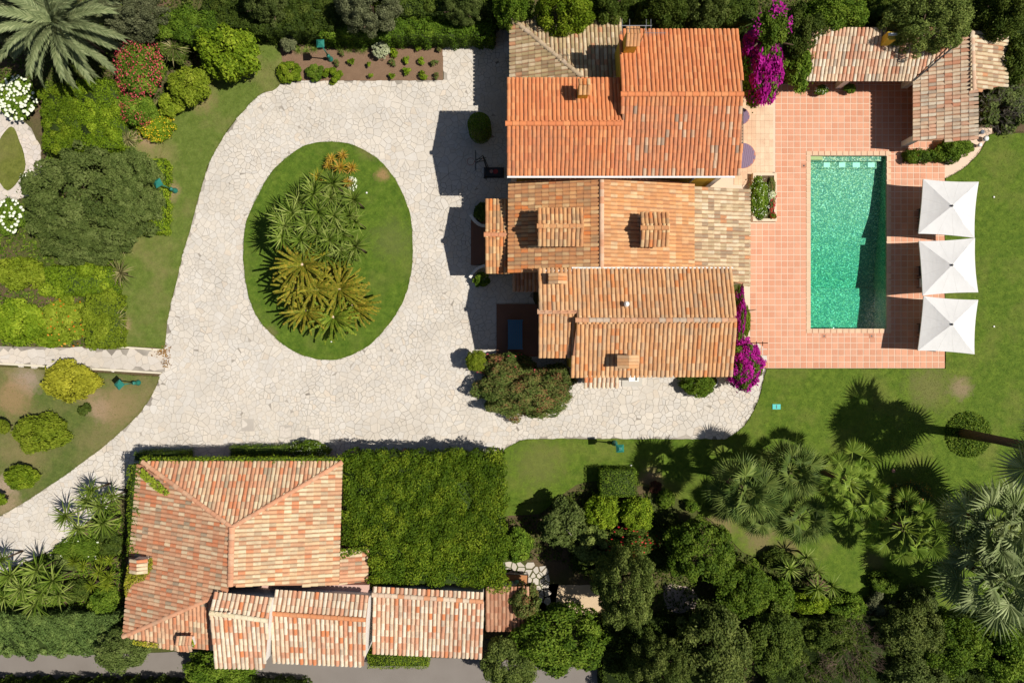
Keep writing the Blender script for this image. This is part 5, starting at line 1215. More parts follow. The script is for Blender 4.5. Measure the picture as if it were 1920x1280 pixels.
for k, (x, y) in enumerate(((560, 95), (575, 96), (590, 92), (640, 92), (655, 93), (670, 92), (682, 95))):
    spiky('daylily', 'clump of strappy green daylily leaves along the back of the mulch bed', 'daylily', x, y, 11, .12, 'yucca', PHO, 'daylilies behind the mulch bed')
# -- spiky variegated plants by the west lawn
for (x, y, r_, h, lb) in ((228, 458, 28, .6, 'variegated flax with cream striped leaves under the dull green tree'), (228, 512, 34, .7, 'largest variegated flax with cream striped leaves at the lawn'), (218, 600, 32, .6, 'variegated flax with cream striped leaves beside the lime hedge'), (240, 262, 24, .7, 'variegated flax behind the yellow flowered bush'), (328, 90, 34, 1.6, 'dull green flax between oleander and light green tree')):
    spiky('phormium', lb, 'flax plant', x, y, r_, h, 'phormium', PHO, 'variegated flax plants')
# -- feather palm
palm('feather_palm', 'big feather palm with long grey-green fronds near the white hydrangeas', 108, 46, 118, 4.6, FEATHER, 'palm_grey', 50, 1.25, -.3, cat='palm', tr=.28, seed=9)
# -- lower left
for k, (x, y, r_, h) in enumerate(((165, 938, 34, 2.2), (190, 948, 34, 2.3), (125, 966, 34, 2.2), (148, 990, 34, 1.9), (195, 980, 36, 1.9), (172, 918, 26, 2.0), (212, 930, 26, 1.8))):
    spiky('yucca', 'yucca rosette beside the drive, by the ivy clad wall of the guest house', 'yucca', x, y, r_, h, 'yucca', YUC, 'yuccas by the guest house drive')
for k, (x, y, r_, h) in enumerate(((72, 1068, 40, 2.2), (100, 1088, 38, 2.3), (42, 1104, 38, 2.1), (68, 1132, 36, 1.9), (20, 1078, 38, 1.9), (112, 1112, 34, 2.0), (5, 1048, 26, 1.8), (80, 1110, 34, 2.4), (8, 1120, 28, 1.6))):
    spiky('yucca', 'large yucca rosette beside the feathery green hedge by the lane', 'yucca', x, y, r_, h, 'yucca', YUC, 'yuccas by the lane hedge')
for k, (x, y, r_, h) in enumerate(((140, 1052, 18, 1.0), (157, 1060, 16, 1.0), (186, 1072, 20, 1.3), (204, 1082, 20, 1.3), (172, 1096, 16, 1.0), (200, 1096, 18, 1.2), (190, 1048, 14, .9), (207, 1050, 14, .9))):
    spiky('young_yucca', 'small light green yucca between the yucca clumps and the guest house', 'yucca', x, y, r_, h, 'lime', YUC, 'small yuccas by the guest house')
SH('juniper_bush', 'dark feathery juniper between large yuccas and the small ones', 'bush', 142, 1108, 30, 1.1, 'dark', 'med', ry=24)
SH('round_bush', 'bushy green shrub between the guest house and the feathery hedge', 'bush', 192, 1130, 33, 1.5, 'mid', 'med', ry=30)
SH('flower_bush', 'low loose bush with a few white flowers between yuccas and drive', 'bush', 150, 1030, 52, .9, 'mid', 'med', ry=26, fl='fl_white', fl_n=14, fl_s=.1)
SH('round_bush', 'low olive bush between the two large yucca clumps', 'bush', 118, 1058, 34, .7, 'olive', 'med', ry=28)
SH('flower_bush', 'dark low shrub under the yuccas at the guest house wall', 'bush', 205, 1020, 26, 1.0, 'dark', 'small', ry=30)
hedge('feathery blue-green cypress hedge along the lane', -30, 1155, 212, 1228, 1.7, 'juniper', wave=.1, lumps=60, lump_r=(.2, .45), leaf=.16, aspect=.3, dens=520)
T('plum_tree', 'olive-brown tree overhanging the lane by the guest house corner', 'tree', 225, 1222, 54, 3.4, 'olive', 'big', ry=46)
T('fig_tree', 'green tree between the lane and the cream roofed tall annex', 'tree', 412, 1252, 74, 3.0, 'mid', 'big', ry=46)
hedge('clipped pale green hedge at the foot of the long low annex', 688, 1226, 803, 1253, 1.0, 'bright', wave=.04, leaf=.09, dens=330)
hedge('dark hedge across the lane throwing a jagged shadow', -60, 1303, 560, 1365, 2.3, 'dark', wave=.12, lumps=40)
hedge('rounded clipped hedge at the drive corner of the guest house', 248, 848, 345, 866, 1.5, 'mid', wave=.03, leaf=.08, dens=330, rnd_edges=.4)
hedge('low clipped hedge in shadow along the front of the guest house', 428, 838, 545, 862, 1.2, 'mid', wave=.03, leaf=.08, dens=330, rnd_edges=.4)
SH('flower_bush', 'round bush sprinkled with small white flowers at the guest house front', 'bush', 575, 846, 44, 1.5, 'mid', 'med', ry=24, fl='fl_white', fl_n=330, fl_s=.035, low=1)
# ivy on the guest house
hedge('strip of ivy along the drive side edge of the guest house roof', 238, 872, 264, 1042, 3.85, 'ivy', 'ivy', 'ivy', z0=.2, wave=.06, leaf=.10, dens=240)
hedge('fringe of ivy along the front eaves of the guest house', 262, 858, 640, 870, 3.72, 'bright', 'ivy', 'ivy', z0=2.9, wave=.03, leaf=.11, dens=200)
def patch(label, px, n, mat, seed, zf, leaf=.12, name='ivy', cat='ivy'):
    rg = np.random.default_rng(seed); C = []
    poly = px; xs = [p[0] for p in poly]; ys = [p[1] for p in poly]
    while len(C) < n:
        x, y = rg.uniform(min(xs), max(xs)), rg.uniform(min(ys), max(ys))
        if inside((x, y), poly): C.append(tuple(P(x, y, zf(x, y) + abs(rg.normal(0, .05)) + .1)))
    C = np.array(C); c0 = C.mean(0); c0[2] = 0; V, Q = leaf_quads(C - c0, rg.normal(size=C.shape) * .4 + np.array([.1, 0, 1]), leaf, rg, .7)
    o = obj(name, np_mesh('ivy', V, Q, np.repeat(rg.random(n), 4), G[mat]), None, tuple(c0)); return tag(o, label, cat)
zwest = lambda x, y: 3.72 + max(0, (x - 245)) * 1.8 / 185
patch('yellow ivy spreading around the chimney on the guest house roof', [(236, 1082), (240, 1056), (262, 1048), (285, 1046), (286, 1066), (272, 1086), (246, 1096), (236, 1120), (232, 1100)], 900, 'yellow', 1, lambda x, y: zwest(x, y) + .22)
patch('band of yellow-green ivy creeping up the hip of the guest house roof', [(266, 876), (276, 886), (300, 905), (318, 924), (310, 930), (286, 915), (262, 892)], 420, 'lime', 2, lambda x, y: zwest(x, y) + .12)
patch('small tufts of yellow ivy on the lane eaves of the guest house', [(248, 1200), (300, 1206), (298, 1216), (250, 1208)], 130, 'yellow', 3, lambda x, y: 3.75)
patch('ivy trails hanging over the little lean-to roof by the pergola', [(634, 1028), (690, 1024), (690, 1034), (660, 1040), (636, 1050)], 260, 'ivy', 4, lambda x, y: 3.45)
patch('green ivy tuft on the lane side chimney of the guest house', [(335, 1200), (360, 1198), (366, 1212), (345, 1214)], 150, 'lime', 5, lambda x, y: 4.3)
# -- around the villa
SH('photinia', 'large red tipped shrub in front of the villa courtyard', 'shrub', 985, 735, 104, 3.0, 'photinia', 'bigfine', ry=58, ratio=.6, low=1)
SH('photinia', 'red tipped shrub part against the villa wall beside the small lean-to roof', 'shrub', 1035, 715, 48, 2.6, 'photinia', 'med', ry=38)
SH('photinia', 'bushy shrub with reddish flowers at the edge of the brown courtyard', 'shrub', 950, 690, 60, 2.6, 'photinia', 'med', ry=34, fl='fl_pink', fl_n=30, fl_s=.07)
SH('lime_bush', 'lime yellow rounded bush at the drive side of the large red tipped shrub', 'bush', 892, 676, 22, 2.2, 'lime', 'med')
SH('porch_shrub', 'dark shrub behind the curved white wall on the topiary side of the steps', 'shrub', 904, 398, 16, 1.0, 'dark', 'small', ry=20)
SH('porch_shrub', 'green shrub behind the curved white wall on the courtyard side of the steps', 'shrub', 902, 524, 18, 1.1, 'mid', 'small', ry=16)
SH('evergreen_bush', 'dense dark green bush on the drive under the villa eaves', 'bush', 1312, 722, 36, 1.6, 'mid', 'med', ry=24)
T('pittosporum', 'taller dark bush beside the villa wall, casting shade on the drive', 'tree', 1285, 690, 26, 3.0, 'dark', 'med')
SH('bougainvillea', 'large magenta bougainvillea at the villa corner by the drive end', 'bougainvillea', 1396, 684, 38, 3.0, 'mid', 'med', ry=50, fl='fl_magenta', flc=1.05, low=1, ratio=1.0)
SH('bougainvillea', 'narrow strip of magenta bougainvillea along the villa gable beside the patio', 'bougainvillea', 1387, 585, 13, 3.2, 'mid', 'med', ry=52, fl='fl_magenta', flc=1.04, low=1, ratio=1.6)
SH('trailing_shrub', 'light green trailing shrub between the magenta strip and the patio', 'shrub', 1400, 600, 8, 1.2, 'bright', 'small', ry=32)
# oval topiary in the house shade
tp = empty('topiary', P(901, 250, 0), 0, 'clipped cylinder topiary in the shade of the villa', 'topiary')
rg = np.random.default_rng(5); n = 5200; ang = rg.uniform(0, 6.283, n); top_ = rg.random(n) < .38; R_ = np.where(top_, .74 * np.sqrt(rg.random(n)), .74); zz = np.where(top_, 2.5 - .5 * (R_ / .74) ** 4, rg.uniform(.1, 2.05, n))
C = np.stack([R_ * np.cos(ang), R_ * np.sin(ang), zz + rg.normal(0, .02, n)], 1); Nn = np.stack([np.where(top_, 0, np.cos(ang)), np.where(top_, 0, np.sin(ang)), np.where(top_, 1, .1)], 1)
V, Q = leaf_quads(C, Nn + rg.normal(size=C.shape) * .4, .09, rg); obj('foliage', np_mesh('foliage', V, Q, np.repeat(rg.random(n), 4), G['mid']), tp)
m = MB(); m.tube([(0, 0, -.02), (0, 0, 1.9), (0, 0, 2.2)], [.6, .6, .45], 14); m.build('core', twig_m, tp)
# -- pool house bed
hedge('flowering hedge bed along the end of the pool house', 1701, 282, 1800, 300, .6, 'mid', wave=.06, lumps=12, lump_r=(.15, .3))
SH('green_shrub', 'dense green shrub at the end of the pool house bed', 'bush', 1795, 275, 36, 1.2, 'mid', 'med', ry=22)
SH('green_shrub', 'small bright shrub at the pillar end of the pool house bed', 'bush', 1715, 290, 14, .7, 'bright', 'small', ry=10, fl='fl_pink', fl_n=10, fl_s=.15)
SH('potted_bush', 'white flowering bush on the patio under the pool house eaves', 'bush', 1541, 168, 14, .8, 'mid', 'small', ry=10, fl='fl_white', fl_n=60, fl_s=.12)
SH('potted_bush', 'green bush on the patio next to the pool house pillar', 'bush', 1594, 165, 13, .8, 'mid', 'small', ry=10)
# -- east lawn ring and tall palm
rg_ = np.random.default_rng(8); n = 4200; a_ = rg_.uniform(0, 6.283, n); r_ = 1.55 * np.sqrt(rg_.random(n)); c = P(1814, 814)
C = np.stack([r_ * np.cos(a_), r_ * np.sin(a_), .35 + .1 * np.sin(r_ * 4) + rg_.normal(0, .06, n) - .25 * (r_ / 1.55) ** 6], 1)
V, Q = leaf_quads(C, rg_.normal(size=C.shape) * .5 + np.array([0, 0, 1]), .13, rg_); rb = obj('ground_ivy', np_mesh('ground_ivy', V, Q, np.repeat(rg_.random(n), 4), G['mid']), None, (c.x, c.y, 0)); tag(rb, 'round bed of low green ivy around the tall palm trunk', 'ground cover')
palm('fan_palm', 'tall fan palm rising from the round ivy bed on the lawn', 1992, 850, 112, 8.6, FAN, 'palm_silver', 56, 1.35, -.6, 'palm_leaf', var=.3, roll=.8, lmin=.5, tr=.27, seed=21)
palm('fan_palm', 'silvery fan palm of the pair standing closer to the round ivy bed', 1862, 985, 102, 4.2, FAN, 'palm_silver', 34, 1.2, -.6, 'palm_leaf', var=.28, roll=.65, tr=.24, seed=22)
palm('fan_palm', 'silvery fan palm of the pair standing closer to the dark lane trees', 1858, 1082, 104, 4.0, FAN, 'palm_silver', 35, 1.2, -.6, 'palm_leaf', var=.28, roll=.65, tr=.24, seed=23)
palm('washingtonia_palm', 'bright palm with big entire fan leaves beside the dark fan palms', 1592, 905, 80, 4.0, FANW, 'palm_green', 28, 1.25, -.35, 'palm_leaf', tr=.2, seed=24, var=.35, roll=.5, lmin=.62)
palm('washingtonia_palm', 'shorter bright palm with big fan leaves next to the silvery pair', 1694, 990, 76, 3.0, FANW, 'palm_green', 26, 1.25, -.35, 'palm_leaf', tr=.2, seed=25, var=.35, roll=.5, lmin=.62)
palm('fan_palm', 'dark green fan palm throwing its shadow over the drive edge', 1392, 918, 74, 5.4, FAN, 'palm_dark', 28, 1.2, -.5, 'palm_leaf', var=.28, roll=.65, tr=.2, seed=26)
palm('fan_palm', 'dark green fan palm between the bright palm and the shadow casting one', 1480, 882, 70, 4.2, FAN, 'palm_dark', 27, 1.2, -.5, 'palm_leaf', var=.28, roll=.65, tr=.2, seed=27)
palm('fan_palm', 'low dark fan palm in the shade between the taller palms', 1500, 970, 60, 2.6, FAN, 'palm_dark', 23, 1.2, -.4, 'palm_leaf', var=.28, roll=.65, tr=.18, seed=28)
palm('fan_palm', 'small dark fan palm beside the shadow casting palm and round glossy tree', 1420, 960, 52, 2.6, FAN, 'palm_dark', 20, 1.2, -.4, 'palm_leaf', var=.28, roll=.65, tr=.18, seed=29)
# -- lower garden
hedge('square clipped hedge on the lawn near the drive lamp', 1126, 882, 1194, 932, 1.5, 'mid', wave=.03, leaf=.09, dens=330)
SH('round_bush', 'fresh green feathery bush between the square hedge and the olive tree', 'bush', 1130, 960, 42, 2.0, 'bright', 'med', ry=36)
SH('round_bush', 'fresh green feathery bush between the square hedge and the red oleander', 'bush', 1195, 965, 36, 2.2, 'bright', 'med', ry=36)
SH('topiary_ball', 'pale green clipped ball near the red leaved shrub', 'topiary', 1250, 935, 20, .9, 'mid', 'ball', ratio=.9)
SH('topiary_ball', 'dark green clipped ball in shade beside the lawn', 'topiary', 1062, 944, 15, .9, 'dark', 'ball', ratio=.9)
SH('red_shrub', 'small red leaved shrub beside the pale clipped ball', 'shrub', 1228, 912, 13, .8, 'redleaf', 'small')
SH('small_bush', 'small light bush between clipped ball and round dark tree', 'bush', 1298, 950, 13, .8, 'mid', 'small')
SH('small_bush', 'small light bush under the dark fan palms', 'bush', 1345, 952, 16, .8, 'olive', 'small')
T('olive_tree', 'loose grey-green olive tree beside the stepping stone path', 'tree', 1052, 985, 54, 3.2, 'olive', 'medopen', ry=46, bark=grey_bark)
T('olive_tree', 'dark green small tree beside the pergola and the lawn corner', 'tree', 968, 1022, 34, 2.8, 'mid', 'med', ry=38)
T('olive_tree', 'shaded grey-green tree between olive and oleander', 'tree', 1105, 1020, 50, 2.8, 'cypress', 'medopen', ry=40, bark=grey_bark)
SH('oleander', 'oleander with red flowers beside the tall grey-green cypress', 'oleander', 1182, 1015, 58, 2.4, 'dark', 'med', ry=32, fl='fl_red', fl_n=110, fl_s=.08, fl_c=16)
T('orange_tree', 'round dense dark green tree with glossy leaves near the dark fan palms', 'tree', 1315, 1036, 68, 4.2, 'mid', 'round', ry=72)
T('cypress_tree', 'tall grey-green cypress leaning beside the sandy path', 'tree', 1176, 1105, 64, 7.0, 'cypress', 'bigfine', ry=86, ratio=1.5)
T('cypress_tree', 'shorter grey-green cypress at the lane beyond the sandy path', 'tree', 1235, 1258, 58, 6.0, 'cypress', 'bigfine', ry=62, ratio=1.4)
T('oak_tree', 'big yellowish green tree at the end of the tiled store', 'tree', 1046, 1204, 98, 4.8, 'mid', 'big', ry=72)
T('oak_tree', 'green tree over the lane next to the tiled store', 'tree', 955, 1250, 60, 4.4, 'cypress', 'big', ry=54)
T('oak_tree', 'purplish sprig tree crown reaching over the store roof', 'tree', 985, 1130, 36, 3.6, 'photinia', 'medopen', ry=34)
T('oak_tree', 'broad dark grey-green tree by the lane beside the shorter cypress', 'tree', 1345, 1225, 88, 5.0, 'cypress', 'big', ry=76)
T('oak_tree', 'bushy green tree between round glossy tree and small yuccas', 'tree', 1395, 1105, 62, 3.0, 'mid', 'big', ry=58)
SH('round_bush', 'yellow-green shrub beside the yuccas at the small lawn', 'shrub', 1520, 1130, 40, 1.8, 'bright', 'med', ry=26)
SH('round_bush', 'olive shrub between those yuccas and the round glossy tree', 'shrub', 1458, 1120, 44, 2.0, 'mid', 'med', ry=42)
SH('round_bush', 'dark blue-green shrub on bare earth beside the small lawn yuccas', 'shrub', 1462, 1050, 36, 1.2, 'dark', 'med', ry=22)
SH('round_bush', 'mid green shrub between the yuccas and the dry greyish shrub', 'shrub', 1590, 1140, 42, 1.6, 'mid', 'med', ry=30)
SH('round_bush', 'dry greyish shrub at the foot of the small lawn', 'shrub', 1655, 1135, 34, 1.4, 'grey', 'medopen', ry=28)
SH('round_bush', 'dull shrub between the small lawn and the silvery palms', 'shrub', 1728, 1130, 40, 1.4, 'olive', 'medopen', ry=34)
SH('round_bush', 'dark green loose shrub at the tip of the small lawn', 'shrub', 1662, 1092, 36, 1.0, 'mid', 'medopen', ry=24)
SH('flower_bush', 'bush with small orange flowers behind the shorter bright palm', 'bush', 1708, 935, 44, 1.1, 'olive', 'med', ry=36, fl='fl_orange', fl_n=160, fl_s=.05)
for (x, y, r_, h, lb) in ((1480, 1066, 26, 1.5, 'yucca rosette nearest to the round glossy tree'), (1512, 1044, 24, 1.4, 'yucca rosette at the bare earth under the palms'), (1532, 1102, 30, 1.6, 'largest pale yucca rosette beside the yellow-green shrub'), (1560, 1098, 28, 1.4, 'yucca rosette touching the small lawn'), (1532, 1070, 22, 1.1, 'small yucca rosette surrounded by the other small lawn yuccas')):
    spiky('yucca', lb, 'yucca', x, y, r_, h, 'yucca', YUC, 'yuccas beside the small lawn')
T('oak_tree', 'broad olive-green tree beside the leafless shrub at the lane', 'tree', 1715, 1185, 66, 3.4, 'cypress', 'big', ry=56)
T('oak_tree', 'green tree between the silvery palms and the olive-green tree', 'tree', 1795, 1215, 72, 3.4, 'mid', 'big', ry=60)
T('oak_tree', 'green tree in the garden corner beside the silvery palms', 'tree', 1885, 1225, 66, 3.4, 'mid', 'big', ry=58)
T('oak_tree', 'dull green tree by the lane between leafless shrub and corner trees', 'tree', 1720, 1268, 66, 3.0, 'olive', 'big', ry=44)
T('oak_tree', 'dark tree between broad grey-green tree and leafless shrub', 'tree', 1455, 1205, 58, 3.4, 'dark', 'big', ry=70)
T('oak_tree', 'dark low tree behind the leafless shrub', 'tree', 1560, 1190, 60, 2.4, 'dark', 'big', ry=44)
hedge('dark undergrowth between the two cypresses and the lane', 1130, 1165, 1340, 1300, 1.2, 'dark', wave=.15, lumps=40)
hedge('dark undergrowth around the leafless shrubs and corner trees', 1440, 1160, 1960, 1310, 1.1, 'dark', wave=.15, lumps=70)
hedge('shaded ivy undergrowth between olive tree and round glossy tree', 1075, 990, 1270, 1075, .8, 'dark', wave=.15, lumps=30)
# bare branched shrubs
def bare(name, label, px, py, rpx, h, mat, seed, n=26):
    r = random.Random(seed); c = P(px, py, h * .6); R_ = rpx * (H - h) / F; root = empty(name, (c.x, c.y, 0), 0, label, 'shrub'); m = MB()
    def grow(p, d, L, rad, depth):
        q = p + d * L; m.tube([p, p.lerp(q, .5) + Vector((r.uniform(-1, 1), r.uniform(-1, 1), r.uniform(-1, 1))) * L * .08, q], [rad, rad * .8, rad * .6], 4, cap=False)
        if depth == 0: return
        for _ in range(3 if depth > 1 else 4):
            nd = (d + Vector((r.uniform(-1, 1), r.uniform(-1, 1), r.uniform(-.5, .7))) * .75).normalized(); grow(q, nd, L * r.uniform(.5, .75), rad * .6, depth - 1)
    for k in range(n):
        a = 6.283 * k / n + r.uniform(-.2, .2); el = r.uniform(.25, 1.3); d = Vector((math.cos(a) * math.cos(el), math.sin(a) * math.cos(el), math.sin(el)))
        grow(Vector((0, 0, .05)), d, R_ * .5, .022, 3)
    o = m.build('branches', mat, root); return root
br_red = plain('dead_twig', (.24, .165, .125), .9, .1, .2)
bare('bare_shrub', 'leafless reddish-brown shrub spreading among the dark lane trees', 1600, 1215, 78, 2.6, br_red, 3, 22)
bare('bare_shrub', 'smaller leafless brown shrub beside the big leafless one', 1618, 1170, 40, 2.4, br_red, 4, 12)
bare('bare_shrub', 'grey leafless branches sprawling beside the pool house', 1880, 195, 58, 2.4, grey_bark, 5, 20)
SH('sprawling_shrub', 'thin olive shrub tangled with the grey leafless branches', 'shrub', 1885, 200, 56, 1.8, 'olive', 'medopen', ry=50)
bare('bare_shrub', 'dry leafless twigs at the lane in the undergrowth', 1530, 1245, 54, 2.0, br_red, 6, 14)
# low ground cover between the shrubs
def cover(label, px, n, mat, seed, zt=.28, leaf=.17):
    rg = np.random.default_rng(seed); xs = [p[0] for p in px]; ys = [p[1] for p in px]; C = []
    while len(C) < n:
        x, y = rg.uniform(min(xs), max(xs)), rg.uniform(min(ys), max(ys))
        if inside((x, y), px):
            k = .5 + .5 * math.sin(x * .11 + seed) * math.sin(y * .13 + 2 * seed) + .3 * math.sin(x * .31 + y * .27)
            if rg.random() < .35 + .65 * k: C.append(tuple(P(x, y, zt * (.25 + .75 * max(0, k)) * rg.uniform(.4, 1.1))))
    C = np.array(C); V, Q = leaf_quads(C, rg.normal(size=C.shape) * .5 + np.array([0, 0, 1]), leaf, rg, .55)
    o = obj('ground_cover', np_mesh('ground_cover', V, Q, np.repeat(rg.random(n), 4), G[mat])); return tag(o, label, 'ground cover', kind='stuff')
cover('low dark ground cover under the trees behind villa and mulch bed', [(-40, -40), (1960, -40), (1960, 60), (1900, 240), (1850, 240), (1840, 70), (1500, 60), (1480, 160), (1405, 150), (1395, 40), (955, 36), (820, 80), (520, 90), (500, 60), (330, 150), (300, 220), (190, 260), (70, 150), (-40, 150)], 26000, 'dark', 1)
cover('low green ground cover around the broad tree and the hedges', [(78, 150), (230, 150), (310, 220), (250, 280), (310, 300), (305, 440), (225, 440), (212, 648), (-40, 648), (-40, 430), (60, 370), (85, 300)], 12000, 'mid', 2)
cover('low ground cover between yuccas and guest house', [(-40, 1100), (75, 1045), (135, 1015), (220, 935), (236, 1000), (230, 1215), (-40, 1230)], 9000, 'mid', 3)
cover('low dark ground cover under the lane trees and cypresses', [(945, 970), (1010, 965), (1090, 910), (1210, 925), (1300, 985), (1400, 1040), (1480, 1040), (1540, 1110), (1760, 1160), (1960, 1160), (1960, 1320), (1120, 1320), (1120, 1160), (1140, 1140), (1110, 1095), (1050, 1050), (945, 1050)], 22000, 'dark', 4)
# ------------------------------------------------------------------ furniture and small things
seam_m = plain('canvas_seam', (.62, .61, .59), .9, .1)
def parasol(label, corners, peak):
    ze_, zp_ = 2.0, 2.62; pk = P(*peak, zp_); root = empty('parasol', (pk.x, pk.y, 0), 0, label, 'parasol', 'white parasols beside the pool')
    c = [P(*q, ze_) - root.location for q in corners]; pk = Vector((0, 0, zp_)); n = 8
    def top(i, u, t):       # i panel, t along rib from peak, u across
        a, b = c[i], c[(i + 1) % 4]; e = a.lerp(b, u); s_ = 4 * u * (1 - u)
        e = e + (Vector((0, 0, ze_)) - Vector((e.x, e.y, ze_))) * (.035 * s_)
        p = pk.lerp(e, t); p.z -= .05 * math.sin(t * math.pi) * (1 - .0 * s_) + .035 * s_ * t; return p
    m = MB()
    for i in range(4):
        vs = []; 
        for j in range(n + 1):
            for k in range(n + 1): vs.append(top(i, k / n, j / n))
        fs = [(j * (n + 1) + k, (j + 1) * (n + 1) + k, (j + 1) * (n + 1) + k + 1, j * (n + 1) + k + 1) for j in range(n) for k in range(n)]
        m.add(vs, fs)
    o = m.build('canopy', canvas, root); md = o.modifiers.new('thickness', 'SOLIDIFY'); md.thickness = .008
    m = MB()                                        # hanging hem
    for i in range(4):
        for k in range(n):
            a = top(i, k / n, 1); b = top(i, (k + 1) / n, 1); d = Vector((0, 0, .07)); m.add([a, b, b - d, a - d], [(0, 1, 2, 3)])
    m.build('hem', canvas, root)
    for i in range(4):
        for u in (.36, .66):
            m = MB(); d = Vector((0, 0, .012))
            ring = [(top(i, u - .005, k / n) + d, top(i, u + .005, k / n) + d) for k in range(2, n + 1)]
            m.add([p for ab in ring for p in ab], [(2 * k, 2 * k + 2, 2 * k + 3, 2 * k + 1) for k in range(len(ring) - 1)]); m.build('seam', seam_m, root)
    for q in c:
        m = MB(); m.tube([pk - Vector((0, 0, .08)), q - Vector((0, 0, .03))], .014, 6); m.build('rib', grey_metal, root)
    m = MB(); m.tube([(0, 0, 0), (0, 0, zp_ + .02)], .03, 10); m.build('pole', grey_metal, root)
    m = MB(); m.tube([(0, 0, zp_ + .0), (0, 0, zp_ + .05), (0, 0, zp_ + .08)], [.07, .07, .03], 10); m.build('finial', dark_metal, root)
    m = MB(); m.tube([(0, 0, .01), (0, 0, .09), (0, 0, .12)], [.38, .38, .06], 20); m.build('base', dark_metal, root)
parasol('square white parasol nearest to the pool house', [(1731, 336), (1835, 341), (1827, 446), (1722, 438)], (1785, 386))
parasol('square white parasol between the two other white parasols', [(1723, 452), (1828, 446), (1834, 548), (1730, 554)], (1785, 497))
parasol('square white parasol farthest from the pool house', [(1732, 555), (1834, 562), (1827, 664), (1721, 657)], (1785, 608))
cush = plain('white_cushion', (.74, .72, .68), .9, .1, .06); mesh_f = plain('dark_sling', (.045, .042, .045), .8, .2, .2)
def lounger(label, py, top_mat, px0=1718):
    p = P(px0, py); root = empty('sun_lounger', (p.x, p.y, .012), 0, label, 'sun lounger', 'sun loungers under the parasols'); L, w_ = 1.9, .62
    m = MB()
    for s_ in (-1, 1): m.tube([(0, s_ * w_ / 2, .3), (L, s_ * w_ / 2, .3)], .022, 6)
    for x in (0, .65, 1.25): m.tube([(x, -w_ / 2, .3), (x, w_ / 2, .3)], .02, 6)
    m.build('frame', dark_metal, root)
    for x in (.15, 1.7):
        for s_ in (-1, 1):
            m = MB(); m.tube([(x, s_ * w_ / 2, .3), (x - .12, s_ * w_ / 2, -.014)], .02, 6); m.build('leg', dark_metal, root)
    m = MB(); m.box((.02, -w_ / 2 + .02, .31), (1.25, w_ / 2 - .02, .33 if top_mat is mesh_f else .38)); m.build('seat', top_mat, root)
    m = MB(); z1 = .75; t = .02 if top_mat is mesh_f else .07
    m.add([(1.26, -w_ / 2 + .02, .32), (1.26, w_ / 2 - .02, .32), (1.85, w_ / 2 - .02, z1), (1.85, -w_ / 2 + .02, z1), (1.22, -w_ / 2 + .02, .32 + t), (1.22, w_ / 2 - .02, .32 + t), (1.81, w_ / 2 - .02, z1 + t), (1.81, -w_ / 2 + .02, z1 + t)],
          [(0, 1, 2, 3), (7, 6, 5, 4), (0, 4, 5, 1), (1, 5, 6, 2), (2, 6, 7, 3), (3, 7, 4, 0)]); m.build('backrest', top_mat, root)
    for s_ in (-1, 1):
        m = MB(); m.tube([(.55, s_ * (w_ / 2 + .04), .3), (.55, s_ * (w_ / 2 + .04), .52), (1.2, s_ * (w_ / 2 + .04), .54)], .016, 6); m.build('armrest', dark_metal, root)
for py, mt, lb in ((402, mesh_f, 'dark sun lounger under the parasol nearest the pool house'), (424, mesh_f, 'second dark sun lounger under the parasol nearest the pool house'), (509, mesh_f, 'dark sun lounger under the parasol between the others'), (531, cush, 'sun lounger with white cushion under the parasol between the others'), (616, mesh_f, 'dark sun lounger under the parasol farthest from the pool house'), (640, cush, 'sun lounger with white cushion under the parasol farthest from the pool house')):
    lounger(lb, py, mt)
# garden lamps
def lamp(label, bx_, by_, h=2.3, ang=.7):
    p = P(bx_, by_); root = empty('garden_lamp', (p.x, p.y, .04), ang, label, 'lamp', 'green garden lamps')
    m = MB(); m.tube([(0, 0, -.03), (0, 0, .05), (0, 0, .25), (0, 0, .42), (0, 0, .5), (0, 0, .62), (0, 0, .7)], [.19, .2, .13, .09, .13, .12, .045], 12); m.build('base', green_metal, root, True)
    m = MB(); m.tube([(0, 0, .66), (0, 0, h - .38)], [.045, .035], 10); m.build('post', green_metal, root, True)
    m = MB(); z = h - .4
    for sx in (-1, 1):
        for sy in (-1, 1): m.tube([(sx * .10, sy * .10, z), (sx * .18, sy * .18, z + .34)], .014, 5)
    m.box((-.11, -.11, z - .03), (.11, .11, z)); m.build('lantern_frame', green_metal, root)
    m = MB(); m.add([(-.09, -.09, z + .01), (.09, -.09, z + .01), (.09, .09, z + .01), (-.09, .09, z + .01), (-.165, -.165, z + .33), (.165, -.165, z + .33), (.165, .165, z + .33), (-.165, .165, z + .33)], [(3, 2, 1, 0), (4, 5, 6, 7), (0, 1, 5, 4), (1, 2, 6, 5), (2, 3, 7, 6), (3, 0, 4, 7)])
    m.build('lantern_glass', plain('lamp_glass', (.55, .6, .56), .3, .5), root)
    m = MB(); t = z + .345; m.add([(-.25, -.25, t), (.25, -.25, t), (.25, .25, t), (-.25, .25, t), (-.08, -.08, t + .16), (.08, -.08, t + .16), (.08, .08, t + .16), (-.08, .08, t + .16)], [(3, 2, 1, 0), (4, 5, 6, 7), (0, 1, 5, 4), (1, 2, 6, 5), (2, 3, 7, 6), (3, 0, 4, 7)])
    m.tube([(0, 0, t + .16), (0, 0, t + .24)], [.03, .015], 8); m.build('lantern_roof', green_metal, root)
lamp('green lantern lamp on the lawn by the rounded hedge', 329, 358, ang=.5); lamp('green lantern lamp beside the garden path and citrus bush', 260, 717, ang=.75)
lamp('green lantern lamp standing in the brown mulch bed', 620, 112, 2.5, ang=.05); lamp('green lantern lamp on the lawn at the drive end', 1152, 830, 2.4, ang=.05)
